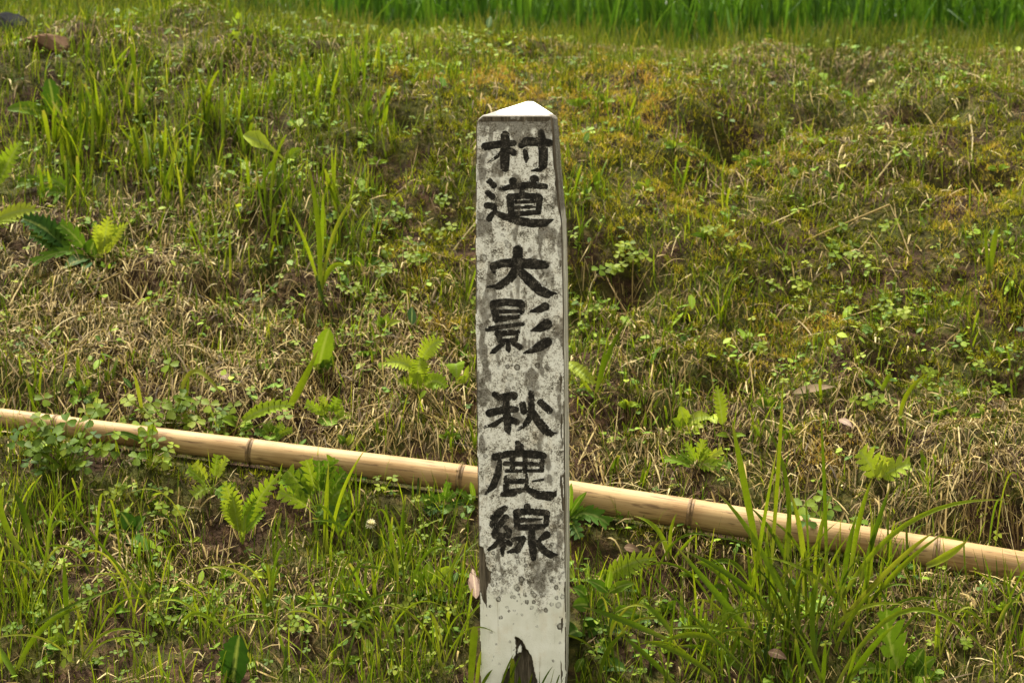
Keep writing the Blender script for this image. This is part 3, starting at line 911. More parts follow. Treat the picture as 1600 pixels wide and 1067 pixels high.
tint = tint + .45 * (cush - .5)
hgt = .007 + .014 * fbm(mx_, my_, .05, 2, 97) + rng.random(n) * .005
V, Qm, C = blades(mx_, my_, hgt * rng.uniform(.35, .8, n), rng.uniform(.0022, .0046, n), rng.normal(.75, .5, n), rng.normal(.2, .5, n), 1, np.clip(tint, 0, 1), cut=.35, z=mz_)
stuff('moss', 'low yellow-green and ochre moss cushioning the bank', V, Qm, C, M['moss'])


def litter(n, lst, base, lmin, lmax, wmin, wmax, S, liftmax, seed_t, bias=.55):
    x, y = scatter(n, lst, base)
    az = np.where(rng.random(n) < bias, rng.normal(-np.pi / 2, .75, n), rng.uniform(0, 2 * np.pi, n))
    L = rng.uniform(lmin, lmax, n) * rng.uniform(.5, 1, n)
    t = np.linspace(0, 1, S + 1)
    bend = rng.normal(0, .22, n)
    a = az[:, None] + bend[:, None] * (t - .5)[None]
    st = (L / S)[:, None] * .9
    px = x[:, None] + np.concatenate([np.zeros((n, 1)), np.cumsum(np.cos(a[:, :-1]) * st, 1)], 1)
    py = y[:, None] + np.concatenate([np.zeros((n, 1)), np.cumsum(np.sin(a[:, :-1]) * st, 1)], 1)
    lift = rng.uniform(.002, .012, n)[:, None] + (rng.random(n) ** 2 * liftmax)[:, None] * np.sin(np.pi * np.clip(t * rng.uniform(.5, 1.1, n)[:, None], 0, 1))
    hh = height(px, py)
    line = hh[:, :1] * (1 - t)[None] + hh[:, -1:] * t[None]
    pz = line + np.clip((hh - line).max(1), 0, .014)[:, None] * np.sin(np.pi * np.clip(t, .08, .92))[None] + lift
    # straws that would cross the pole or post stay short of them
    C = np.stack([px, py, pz], 2)
    bad = (np.abs(py - (pole_a + pole_b * px)) < .020).any(1) | ((np.abs(px - .016) < .075) & (np.abs(py - POST_Y - .06) < .075)).any(1)
    C = C[~bad]; a = a[~bad]; k = len(C)
    w = (wmin + (wmax * 1.6 - wmin) * rng.random(k) ** 2.2)[:, None] * np.array([.7] + [1] * (S - 1) + [.45])[None] * .5
    wa = a + np.pi / 2
    tw = rng.uniform(-.7, .7, k)[:, None]
    W = np.stack([np.cos(wa) * w * np.cos(tw), np.sin(wa) * w * np.cos(tw), w * np.sin(tw)], 2)
    u, v = project(C[:, 0, 0], C[:, 0, 1], C[:, 0, 2])
    ti = np.clip(rng.beta(2, 2.2, k) + .2 * (fbm(C[:, 0, 0], C[:, 0, 1], .2, 2, seed_t) - .5), 0, 1)
    return strips(C, W, S, t, rng.random(k), ti, None)


V, Qm, C = litter(11500, STRAW, .03, .02, .11, .0008, .0018, 4, .014, 101, .45)
stuff('dry_straw', 'tangled dry tan straw lying over the bank', V, Qm, C, M['straw'])
V, Qm, C = litter(76000, STRAW, .12, .008, .045, .0007, .0020, 2, .012, 103, .3)
stuff('straw_litter', 'small brown crumbs of broken straw on the bank', V, Qm, C, M['straw'])

# meadow grass on the bank
n = 27000
gx, gy = scatter(n, GRASS, .30, extra=lambda x, y, u, v: .35 + 1.3 * (fbm(x, y, .09, 2, 111) > .52))
u_, v_ = project(gx, gy, base_h(gx, gy))
L = rng.uniform(.025, .075, n) * (1 + .55 * blobs(u_, v_, [(200, 200, 250, 130, 1), (530, 250, 120, 150, .6)])) * (.8 + .3 * sstep(700, 900, v_))
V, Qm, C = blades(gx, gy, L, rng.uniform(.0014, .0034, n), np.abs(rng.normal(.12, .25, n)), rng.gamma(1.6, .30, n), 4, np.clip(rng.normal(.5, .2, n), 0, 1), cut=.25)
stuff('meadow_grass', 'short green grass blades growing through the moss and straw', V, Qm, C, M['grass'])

# pale fine grass of the crest
n = 26000
cx = rng.uniform(-2.4, 2.4, n * 3); cy = rng.uniform(4.0, 5.25, n * 3)
k = rng.random(n * 3) < sstep(3.98, 4.55, cy) * (.25 + 1.2 * (fbm(cx, cy, .16, 3, 121) > .47))
cx, cy = cx[k][:n], cy[k][:n]
n = len(cx)
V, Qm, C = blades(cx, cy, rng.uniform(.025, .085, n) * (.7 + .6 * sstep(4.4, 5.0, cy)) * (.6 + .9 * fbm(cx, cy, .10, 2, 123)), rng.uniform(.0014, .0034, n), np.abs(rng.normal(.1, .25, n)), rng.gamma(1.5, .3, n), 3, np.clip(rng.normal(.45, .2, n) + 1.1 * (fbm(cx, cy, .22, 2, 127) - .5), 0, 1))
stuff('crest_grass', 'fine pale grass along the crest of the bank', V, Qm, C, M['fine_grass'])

# rice standing in the paddy beyond
hx = []; hy = []
for row in range(30):
    yy = 5.42 + row * .16
    xx = np.arange(-3.6 - row * .06, 3.6 + row * .06, .13) + rng.normal(0, .02)
    hx.append(xx + rng.normal(0, .012, len(xx))); hy.append(np.full(len(xx), yy) + rng.normal(0, .012, len(xx)))
hx = np.concatenate(hx); hy = np.concatenate(hy)
per = np.where(hy < 6.3, 26, 12)
rx = np.repeat(hx, per) + rng.normal(0, .02, per.sum()); ry = np.repeat(hy, per) + rng.normal(0, .02, per.sum())
n = len(rx)
V, Qm, C = blades(rx, ry, rng.uniform(.38, .66, n), rng.uniform(.006, .011, n), np.abs(rng.normal(.05, .10, n)), rng.gamma(1.4, .38, n), 7, np.clip(rng.normal(.5, .22, n), 0, 1))
stuff('paddy_rice', 'dense bright green rice standing in the paddy beyond the crest', V, Qm, C, M['rice'])

# ---------------------------------------------------------------- ground cover of tiny round leaves (stuff)


def trefoil_template():
    V = []; F = []; c = []
    for k in range(3):
        a = 2 * math.pi * k / 3
        dirn = np.array([math.cos(a), math.sin(a)]); sid = np.array([-dirn[1], dirn[0]])
        b = len(V)
        prof = [(0.05, 0), (.35, .30), (.75, .44), (1.0, .30), (.93, 0), (1.0, -.30), (.75, -.44), (.35, -.30)]
        for (r, w) in prof:
            p = dirn * r + sid * w
            z = .10 * abs(w) * 2 - .12 * r * r
            V.append((p[0], p[1], z)); c.append((k * .07, r, 0, 1.0 if w == 0 else 0.2))
        V.append((dirn[0] * .6, dirn[1] * .6, -.06)); c.append((k * .07, .6, 0, 1))
        for j in range(8):
            F.append((b + j, b + 8, b + (j + 1) % 8))
    F = [(f[0], f[2], f[1]) for f in F]
    return np.array(V), np.array(F), np.array(c, float)


TV, TF, TCc = trefoil_template()


def ovate_template():
    V = []; c = []; F = []
    ts = [0, .2, .45, .7, .9, 1]; w = [0.03, .26, .34, .26, .11, 0]
    for t, ww in zip(ts, w):
        V += [(t, -ww, .12 * ww - .25 * t * t * .6), (t, 0, -.25 * t * t * .6), (t, ww, .12 * ww - .25 * t * t * .6)]
        c += [(0, t, 0, 0), (0, t, 0, 1), (0, t, 0, 0)]
    for k in range(5):
        b = k * 3
        for j in (0, 1):
            F += [(b + j, b + j + 1, b + j + 4), (b + j, b + j + 4, b + j + 3)]
    F = [(f[0], f[2], f[1]) for f in F]
    return np.array(V), np.array(F), np.array(c, float)


OV, OF, OC = ovate_template()


def place_templates(T, F, TC, x, y, z, size, yaw, tilt, tiltaz, tint):
    n = len(x)
    c, s_ = np.cos(yaw), np.sin(yaw)
    P = T[None] * size[:, None, None]
    X = P[..., 0] * c[:, None] - P[..., 1] * s_[:, None]; Y = P[..., 0] * s_[:, None] + P[..., 1] * c[:, None]; Z = P[..., 2]
    # tilt: lean plane toward tiltaz
    tilt = np.clip(tilt, 0, .95)
    tx = np.tan(tilt) * np.cos(tiltaz); ty = np.tan(tilt) * np.sin(tiltaz)
    Z = Z - X * tx[:, None] - Y * ty[:, None]
    V = np.stack([X + x[:, None], Y + y[:, None], Z + z[:, None]], 2).reshape(-1, 3)
    Fa = (F[None] + (np.arange(n) * len(T))[:, None, None]).reshape(-1, 3)
    col = np.repeat(TC[None], n, 0)
    col[..., 0] += rng.random(n)[:, None]; col[..., 2] = tint[:, None]
    return V, Fa, col.reshape(-1, 4)


HERBY = GRASS + [(950, 960, 130, 110, 1), (250, 650, 120, 60, .8), (100, 950, 200, 120, .8), (1500, 620, 150, 60, .6), (1350, 480, 120, 60, .5), (600, 480, 100, 150, .6), (1420, 120, 250, 40, .6), (700, 90, 200, 60, .5)]
n = 3000
x, y = scatter(n, HERBY, .18, extra=lambda x, y, u, v: .15 + 1.5 * (fbm(x, y, .12, 2, 131) > .55))
z = height(x, y) + rng.uniform(.008, .035, n)
V, Fa, C = place_templates(TV, TF, TCc, x, y, z, rng.uniform(.004, .009, n), rng.uniform(0, 6.3, n), np.abs(rng.normal(.35, .25, n)), rng.normal(-1.57, .8, n), np.clip(rng.normal(.55, .2, n), 0, 1))
stuff('ground_clover', 'tiny clover leaves strewn through the turf', V, Fa, C, M['clover'])
n = 5800
x, y = scatter(n // 4, HERBY, .14)
x = np.repeat(x, 4) + rng.normal(0, .008, len(x) * 4); y = np.repeat(y, 4) + rng.normal(0, .008, len(y) * 4)
n = len(x)
z = height(x, y) + rng.uniform(.004, .028, n)
V, Fa, C = place_templates(OV, OF, OC, x, y, z, rng.uniform(.006, .016, n) * rng.uniform(.7, 1.6, n), rng.uniform(0, 6.3, n), np.abs(rng.normal(.2, .45, n)), rng.normal(-1.57, 1.2, n), np.clip(rng.normal(.48, .2, n), 0, 1))
stuff('ground_weeds', 'small oval weed leaves strewn through the turf', V, Fa, C, M['herb'])

# ---------------------------------------------------------------- single plants: leaves given as curves at their own depth
NREF = np.array([0.05, -0.86, 0.50])


def edge_profile(kind):
    """list of (t on midrib, advance, half width 0..1)"""
    if kind == 'blade':
        ts = np.linspace(0, 1, 13)
        return [(t, 0, float((.45 + .95 * t - .4 * t * t) * (1 - t ** 2.6) + .01)) for t in ts]
    if kind == 'cutblade':
        ts = np.linspace(0, 1, 9)
        return [(t, 0, float(.55 + .6 * t - .35 * t * t if t < .98 else .45)) for t in ts]
    if kind == 'ovate':
        ts = np.linspace(0, 1, 13)
        return [(t, 0, float(np.sin(np.pi * t ** .8) ** .9 * (1 - .15 * t) + .02)) for t in ts]
    if kind == 'heart':
        ts = np.linspace(0, 1, 13)
        return [(t, -.12 * (t < .1), float(min(1, .45 + 3 * t) * (1 - t) ** .6 * 1.15 + .01)) for t in ts]
    if kind == 'spatulate':
        ts = np.linspace(0, 1, 15)
        return [(t, 0, float(.14 + .86 * np.exp(-((t - .70) / .25) ** 2)) * (1 if t < .95 else .55) if t < 1 else .12) for t in ts]
    if kind == 'dock':
        out = []
        for k, t in enumerate(np.linspace(0, 1, 19)):
            e = np.sin(np.pi * min(1, t * .92 + .04) ** .9) ** .7
            out.append((t, 0, float(e * (1 + .08 * math.sin(k * 2.1)) + .02)))
        return out
    if kind in ('pinnate', 'lobed', 'serrate', 'mugwort'):
        npair = {'pinnate': 9, 'lobed': 4, 'serrate': 9, 'mugwort': 4}[kind]
        valley = {'pinnate': .36, 'lobed': .34, 'serrate': .70, 'mugwort': .24}[kind]
        out = [(0, 0, .05), (.10 if kind != 'mugwort' else .25, 0, .06)]
        t0 = out[-1][0]; dt = (.97 - t0) / npair
        for k in range(npair):
            t = t0 + k * dt; c = (k + .5) / npair
            e = {'pinnate': math.sin(math.pi * min(1, .12 + .88 * c)) ** .75 if c > .3 else .55 + 1.3 * c,
                 'lobed': (.75 + .5 * c) if c < .6 else 1.35 - .75 * c,
                 'serrate': math.sin(math.pi * (.08 + .9 * c)) ** .6, 'mugwort': .7 + .55 * math.sin(math.pi * c)}[kind]
            e = min(1, e)
            out += [(t + .05 * dt, 0, valley * e), (t + .30 * dt, .25 * dt, .72 * e), (t + .45 * dt, .85 * dt, e), (t + .65 * dt, .60 * dt, .62 * e), (t + .93 * dt, .05 * dt, valley * e)]
        out.append((1, 0, .01))
        return out
    raise KeyError(kind)


PROF = {}


def leaf_mesh(P0, P1, P2, hw, kind, mat, origin, tint=.5, fold=.25, nref=None, jit=.0, twist=0.0):
    pr = PROF.setdefault(kind, edge_profile(kind))
    nref = NREF if nref is None else nref

    def C(t):
        return (1 - t) ** 2 * P0 + 2 * t * (1 - t) * P1 + t * t * P2

    def T(t):
        d = 2 * (1 - t) * (P1 - P0) + 2 * t * (P2 - P1)
        return d / (np.linalg.norm(d) + 1e-9)
    V = []; col = []; r = random.random()
    for k, (t, adv, w) in enumerate(pr):
        c = C(t); tn = T(min(max(t, .02), .98))
        nn = nref - tn * (nref @ tn)
        nn /= np.linalg.norm(nn) + 1e-9
        sd_ = np.cross(tn, nn)
        if twist:
            a = twist * t
            sd_, nn = sd_ * math.cos(a) + nn * math.sin(a), nn * math.cos(a) - sd_ * math.sin(a)
        ww = hw * w
        for sg in (-1, 0, 1):
            if sg == 0:
                V.append(c)
            else:
                e = C(min(1, max(0, t + adv))) if adv else c
                j = 1 + jit * random.uniform(-1, 1)
                V.append(e + sd_ * sg * ww * j + nn * (ww * fold + jit * hw * .25 * random.uniform(-1, 1)))
            col.append((r, t, tint, 1.0 if sg == 0 else max(0., 1 - ww / max(hw, 1e-6) * .9) * .5))
    V = np.array(V) - origin
    F = []
    for k in range(len(pr) - 1):
        b = k * 3
        F += [(b, b + 1, b + 4, b + 3), (b + 1, b + 2, b + 5, b + 4)]
    return mesh_np('leaf', V, np.array(F)[:, ::-1], colattr=np.array(col), mat=mat)


def curve_pts(root_d, u0, v0, uc, vc, u1, v1, toward=0.0, arch=0.0, clear=.022):
    """three points of a leaf: base near the root depth, tip `toward` metres nearer, never inside the slope"""
    d0 = min(root_d, ground_depth(u0, v0) - .001)
    dc = min(root_d - toward * .5 - arch, ground_depth(uc, vc) - clear)
    d1 = min(root_d - toward, ground_depth(u1, v1) - clear)
    return at(u0, v0, d0), at(uc, vc, dc), at(u1, v1, d1)


def plant(name, label, cat, root, leaves, mat='herb', group=None, kind='pinnate', part='leaf', tint=.5, fold=.38, jit=.11, stem=True):
    """root (u,v); leaves: (u0,v0,u1,v1,width_px[,kind[,tint[,cu,cv]]])"""
    d = ground_depth(*root)
    O = at(root[0], root[1], d)
    t = thing(name, label, cat, O, group)
    px = d / FPX
    for lf in leaves:
        u0, v0, u1, v1, w = lf[:5]
        kd = lf[5] if len(lf) > 5 and lf[5] else kind
        ti = lf[6] if len(lf) > 6 and lf[6] is not None else tint
        L = math.hypot(u1 - u0, v1 - v0)
        if len(lf) > 8:
            uc, vc = lf[7], lf[8]
        else:
            uc, vc = (u0 + u1) / 2, (v0 + v1) / 2 - .16 * L
        tw = L * px * random.uniform(.15, .45)
        P0, P1, P2 = curve_pts(d, u0, v0, uc, vc, u1, v1, tw, L * px * .12)
        me = leaf_mesh(P0, P1, P2, w * px * .5, kd, M[mat], O, ti, fold, NREF + np.array([random.uniform(-.35, .35), random.uniform(-.2, .2), random.uniform(-.2, .2)]), jit,
                       random.uniform(-.5, .5) if kd in ('blade', 'cutblade') else 0)
        lo = link(part, me, t)
        gap = math.hypot(u0 - root[0], v0 - root[1])
        if stem and gap > 8:
            Pm = (O + P0) / 2 + np.array([0, -.004, .004])
            sm = leaf_mesh(O - np.array([0, 0, .004]), Pm, P0, .0011, 'cutblade', M[mat], O, ti, .8)
            link('stalk', sm, lo)
    return t


# fern-like, thistle-like and broad-leaved plants seen one by one
plant('feathery_weed', 'weed with one yellow feathery leaf and dark green broad leaves above the straw', 'weed', (130, 400),
      [(158, 404, 148, 348, 20, 'pinnate', .85), (160, 404, 170, 338, 30, 'pinnate', 1.0), (162, 402, 200, 348, 18, 'pinnate', .95), (112, 394, 34, 342, 44, 'serrate', .05), (118, 398, 46, 368, 40, 'serrate', .12), (130, 392, 50, 412, 24, 'lobed', .45), (135, 392, 92, 350, 30, 'lobed', .4), (125, 398, 75, 388, 30, 'serrate', .2), (140, 404, 100, 420, 26, 'ovate', .15), (140, 400, 150, 372, 26, 'ovate', .3),
       (135, 402, 108, 402, 20, 'ovate', .5), (150, 395, 190, 352, 26, 'pinnate', .9), (138, 408, 130, 425, 18, 'ovate', .1)])
plant('feathery_weed', 'yellow-green feathery leaf rising beside the broad grey-green dock leaves', 'weed', (-8, 300), [(-6, 296, 34, 222, 34, 'pinnate', .9), (-10, 290, 8, 240, 26, 'pinnate', .8)])
plant('feathery_weed', 'bright feathery leaf held out flat above the dark broad leaves', 'weed', (-14, 352), [(-12, 346, 64, 329, 30, 'pinnate', .95), (-10, 350, 30, 345, 24, 'pinnate', .8)])
plant('grey_green_weed', 'pale grey-green weed with two lobed leaves lying on the turf', 'weed', (112, 306), [(110, 302, 26, 287, 30, 'lobed', .45), (112, 300, 70, 278, 24, 'lobed', .4), (108, 304, 60, 305, 20, 'lobed', .45)])
plant('dock_plant', 'grey-green dock with two broad leaves beside the cut grass tufts', 'weed', (84, 182), [(86, 178, 76, 124, 28, 'dock', .3), (80, 180, 12, 172, 22, 'dock', .35)])
plant('paddle_leaf_weed', 'single smooth yellow-green paddle-shaped leaf in the grass', 'weed', (450, 256), [(446, 252, 380, 212, 28, 'spatulate', .85), (452, 250, 470, 232, 18, 'ovate', .7)])
plant('bright_thistle', 'bright yellow-green thistle-like plant growing close to the post', 'weed', (655, 614),
      [(656, 585, 597, 570, 34, 'pinnate', .9, 628, 556), (658, 565, 694, 531, 36, 'pinnate', .95, 668, 538), (652, 605, 656, 558, 40, 'serrate', .85), (660, 605, 697, 607, 34, 'serrate', .8, 680, 585),
       (650, 608, 622, 596, 22, 'pinnate', .8), (655, 608, 640, 578, 22, 'ovate', .75)])
plant('heart_leaf_weed', 'green heart-shaped leaf on a stalk beside the bright thistle-like plant', 'weed', (714, 606), [(712, 568, 714, 590, 30, 'heart', .55), (716, 600, 728, 588, 14, 'ovate', .6), (726, 600, 733, 570, 10, 'ovate', .8)])
plant('dock_plant', 'upright crinkled light green dock leaf over the dry straw', 'weed', (500, 590), [(497, 578, 514, 514, 30, 'dock', .78), (500, 586, 522, 556, 16, 'dock', .6)])
plant('serrated_weed', 'toothed green leaf arching low over the straw above the pole', 'weed', (372, 668), [(372, 664, 460, 634, 26, 'serrate', .6, 410, 630), (374, 666, 345, 655, 20, 'ovate', .5), (370, 670, 395, 668, 20, 'serrate', .5)])


def mugwort(label, u, v, su, sv, k, tint, kd='mugwort', group='bushy mugwort plants along the pole', ctint=.2):
    rr = random.Random(u * 7 + v)
    su, sv, k = su * 1.2, sv * 1.15, max(5, int(k * .8))
    L = []
    for i in range(k):
        a = math.pi * (.08 + .84 * (i + rr.uniform(0, .8)) / k)
        r = rr.uniform(.55, 1.05)
        u1, v1 = u + math.cos(a) * su * r, v - math.sin(a) * sv * r
        L.append((u + math.cos(a) * su * .12, v - math.sin(a) * sv * .25, u1, v1, su * rr.uniform(.30, .44), kd, tint + rr.uniform(-ctint, ctint)))
    for i in range(max(2, k // 3)):
        L.append((u, v - sv * .2, u + rr.uniform(-.7, .7) * su, v + rr.uniform(-.1, .12) * sv, su * .5, kd, tint - .1))
    return plant('mugwort_plant', label, 'weed', (u, v), L)


mugwort('small compact mugwort on bare brown earth above the pole', 516, 662, 38, 46, 9, .62)
mugwort('bushy mugwort in front of the pole beside the paired feathery leaves', 500, 815, 62, 92, 16, .6)
mugwort('taller mugwort with a forked top in front of the pole node', 332, 775, 40, 62, 7, .72)
mugwort('pale mugwort on dry straw behind the clover patch', 130, 628, 26, 34, 7, .5)
mugwort('low mugwort pressed against the upper side of the pole', 425, 688, 36, 32, 8, .5)
mugwort('dark mugwort beside the lower left edge of the post', 690, 800, 34, 42, 8, .3)
mugwort('mugwort with yellow young leaves under the heart-leaf weed patch', 1090, 735, 46, 42, 9, .7, 'lobed')
plant('feathery_weed', 'pale yellow-green weed with paired feathery leaves in front of the pole', 'weed', (380, 850),
      [(376, 828, 350, 752, 34, 'pinnate', .72), (382, 825, 440, 738, 32, 'pinnate', .8, 400, 775), (378, 835, 402, 765, 24, 'pinnate', .65), (376, 832, 345, 785, 24, 'pinnate', .7), (378, 838, 415, 800, 22, 'pinnate', .6), (374, 838, 362, 770, 22, 'pinnate', .75), (378, 846, 384, 800, 12, 'blade', .7)])
plant('thistle_plant', 'dark green spiny-lobed thistle leaves against the right edge of the post', 'thistle', (888, 822),
      [(888, 805, 893, 754, 15, 'blade', .35), (890, 805, 917, 768, 14, 'blade', .35), (892, 808, 952, 820, 34, 'lobed', .3, 920, 792), (890, 812, 906, 842, 26, 'lobed', .35), (888, 812, 935, 800, 22, 'lobed', .4)])
plant('thistle_plant', 'spiny thistle leaf tip on the left edge of the post over the pole', 'thistle', (738, 790),
      [(738, 785, 712, 766, 14, 'lobed', .5), (740, 782, 735, 752, 12, 'blade', .55), (740, 786, 724, 780, 12, 'lobed', .45)])
plant('lobed_weed', 'yellow-green weed with five pointed leaves on dry ground above the pole', 'weed', (1066, 680),
      [(1070, 665, 1062, 634, 22, 'ovate', .9), (1074, 660, 1112, 652, 22, 'ovate', .92), (1070, 668, 1050, 655, 18, 'ovate', .85), (1074, 668, 1100, 668, 18, 'ovate', .85), (1068, 672, 1094, 678, 20, 'ovate', .8), (1110, 650, 1120, 662, 18, 'ovate', .75)])
plant('ladder_leaf_weed', 'upright ladder-toothed green leaf standing behind the yellow-green pointed leaves', 'weed', (1130, 676), [(1130, 672, 1120, 602, 26, 'pinnate', .72)], jit=.02)
plant('small_pair_weed', 'two narrow green leaves spread flat below the ladder-toothed leaf', 'weed', (1142, 684), [(1141, 682, 1118, 680, 9, 'ovate', .75), (1143, 682, 1166, 681, 9, 'ovate', .75)])
plant('lobed_weed', 'big pale yellow-green lobed leaf beyond the large grass clump', 'weed', (1372, 756),
      [(1372, 750, 1342, 704, 48, 'lobed', .95), (1374, 748, 1424, 726, 42, 'lobed', .92), (1372, 750, 1382, 712, 30, 'lobed', .85)])
plant('thistle_plant', 'large dull green thistle with broad lobed leaves on bare brown ground', 'thistle', (1412, 1062),
      [(1408, 1050, 1385, 950, 62, 'lobed', .35, 1385, 1010), (1420, 1055, 1444, 1012, 30, 'ovate', .42), (1424, 1058, 1464, 1026, 26, 'ovate', .42), (1405, 1052, 1340, 1046, 26, 'lobed', .4), (1416, 1062, 1472, 1060, 30, 'ovate', .45), (1410, 1062, 1360, 1076, 34, 'lobed', .4), (1420, 1064, 1440, 1090, 34, 'ovate', .4)])
plant('dock_plant', 'broad dark green upright dock leaf in the roadside grass', 'weed', (366, 1066), [(364, 1068, 374, 992, 44, 'dock', .15)])
plant('feathery_weed', 'pale feathery leaf lying over the leafy vine by the post', 'weed', (936, 912), [(938, 910, 1026, 872, 40, 'pinnate', .72, 975, 875), (934, 912, 950, 890, 22, 'ovate', .4)])
rr = random.Random(3)
plant('leafy_vine', 'dark leafy vine crowding the lower right side of the post', 'vine', (930, 985),
      [(u, v, u + du, v + dv, w, 'ovate', t) for (u, v, du, dv, w, t) in
       [(950, 925, -32, -18, 18, .45), (952, 925, 40, -14, 18, .45), (948, 922, 6, -32, 14, .55), (920, 945, -26, 2, 26, .3), (935, 950, 18, -12, 24, .3), (915, 930, -20, -12, 20, .4),
        (960, 955, 36, 6, 20, .35), (905, 985, -18, 8, 34, .12), (915, 985, 28, -4, 32, .15), (945, 975, 30, 14, 26, .3), (930, 1005, 26, 18, 24, .35), (980, 975, 34, -8, 18, .4), (940, 1040, 40, 8, 26, .25), (900, 1050, 12, -22, 14, .7)]])
plant('leafy_weed', 'broad-leaved young weed in the grass left of the post base', 'weed', (660, 930),
      [(668, 910, 672, 876, 20, 'ovate', .5), (672, 912, 708, 884, 16, 'ovate', .6), (665, 915, 640, 890, 16, 'ovate', .45), (675, 925, 700, 940, 20, 'ovate', .5), (660, 925, 640, 935, 16, 'ovate', .4)])
plant('yellow_edge_weed', 'yellow-green toothed leaf showing from behind the right side of the post', 'weed', (905, 612), [(885, 565, 930, 600, 24, 'serrate', .95, 900, 575), (906, 606, 930, 590, 8, 'blade', .7)])
plant('rooting_weed', 'dark glossy three-leaved weed on the turf left of the feathery pair', 'weed', (205, 835), [(207, 830, 188, 800, 26, 'ovate', .05), (210, 832, 228, 806, 26, 'ovate', .05), (206, 835, 214, 856, 24, 'ovate', .08)])


# ---- clover clumps (each trifoliate leaf is a part)
def clover_leaf_mesh(P, size, n_, yaw, tint, origin):
    n_ = n_ / np.linalg.norm(n_)
    a = np.cross(n_, [0, 1., 0]); a /= np.linalg.norm(a); b = np.cross(n_, a)
    c, s_ = math.cos(yaw), math.sin(yaw)
    a2, b2 = a * c + b * s_, b * c - a * s_
    V = P + size * (TV[:, :1] * a2 + TV[:, 1:2] * b2 + TV[:, 2:] * n_) - origin
    col = TCc.copy(); col[:, 0] += random.random(); col[:, 2] = tint
    return mesh_np('leaf', V, TF, colattr=col, mat=M['clover'])


def clover(label, root, spots_, tint=.5, group=None, size=15):
    d = ground_depth(*root); O = at(root[0], root[1], d)
    t = thing('clover_plant', label, 'clover', O, group)
    for (u, v) in spots_:
        dd = min(d - random.uniform(-.01, .04), ground_depth(u, v) - random.uniform(.008, .02))
        xx = at(u, v, dd)
        yp = pole_a + pole_b * xx[0]
        pc, pr_ = pole_at(xx[0])
        if math.hypot(xx[1] - pc[1], xx[2] - pc[2]) < pr_ + .012:      # leaves lean over the pole, not through it
            dd = dd - (pr_ + .02); xx = at(u, v, dd)
        nn = np.array([random.uniform(-.4, .4), random.uniform(-.9, -.2), .8])
        me = clover_leaf_mesh(xx, size * random.uniform(.7, 1.15) * dd / FPX, nn, random.uniform(0, 6), min(1, max(0, tint + random.uniform(-.2, .2))), O)
        lo = link('leaf', me, t)
        Pm = (O + xx) / 2 + np.array([0, -.006, .006])
        link('stalk', leaf_mesh(O - np.array([0, 0, .003]), Pm, xx, .0009, 'cutblade', M['clover'], O, tint, .8), lo)
    return t


rr = random.Random(12)
clover('dark clover patch spilling over the thin end of the bamboo pole', (105, 735),
       [(rr.gauss(85, 42), rr.gauss(685, 24)) for _ in range(30)] + [(55, 705), (60, 735), (45, 722), (150, 640), (140, 655)], .35, size=17)
clover('second clover patch climbing over the pole next to the dark clover patch', (235, 735), [(220, 665), (232, 680), (245, 690), (226, 690), (262, 705), (215, 715), (270, 695), (240, 660), (255, 720)], .6, size=15)
clover('tall clover clump on straw just above the pole', (265, 672), [(rr.gauss(265, 26), rr.gauss(618, 22)) for _ in range(16)], .55, size=16)
clover('low clover clump between the tall clover and the toothed leaf', (345, 690), [(rr.gauss(345, 28), rr.gauss(655, 16)) for _ in range(18)], .55, size=14)
clover('yellowish clover sprig on the pole beside the dark clover patch', (150, 668), [(135, 642), (150, 634), (160, 640), (145, 652)], .75, size=14)
clover('clover patch growing inside the large grass clump', (1275, 850), [(1255, 790), (1275, 800), (1300, 795), (1320, 822), (1290, 815), (1310, 840), (1260, 815), (1250, 840), (1330, 840), (1285, 775), (1240, 800), (1340, 815)], .3, size=19)

# small clover plants and leaf rosettes that look alike
SPOTS_C = [(960, 430), (985, 418), (970, 400), (1110, 370), (1120, 380), (1385, 495), (1400, 505), (1395, 480), (1330, 420), (1300, 395), (1310, 365), (1390, 370), (1230, 460), (1160, 400), (610, 405), (640, 420),
           (600, 440), (630, 350), (690, 330), (650, 395), (700, 375), (560, 470), (590, 480), (930, 500), (1180, 560), (1360, 640), (1450, 600), (1470, 620), (1520, 590), (1560, 620), (250, 810), (215, 780), (180, 780),
           (130, 870), (60, 900), (120, 960), (250, 985), (450, 990), (700, 970), (620, 960), (560, 985), (30, 1000), (210, 1010), (690, 870), (600, 770), (150, 930), (1100, 990), (1510, 1020)]
for k, (u, v) in enumerate(SPOTS_C):
    n_l = rr.randint(3, 6); r_ = rr.uniform(9, 17)
    clover(near({3: 'three', 4: 'four', 5: 'five', 6: 'six'}[n_l] + '-leaved clover sprig', u, v), (u, v), [(u + rr.gauss(0, r_), v - 8 - rr.uniform(0, 16)) for _ in range(n_l)], rr.uniform(.45, .8), 'small clover sprigs in the turf', rr.uniform(8, 12))

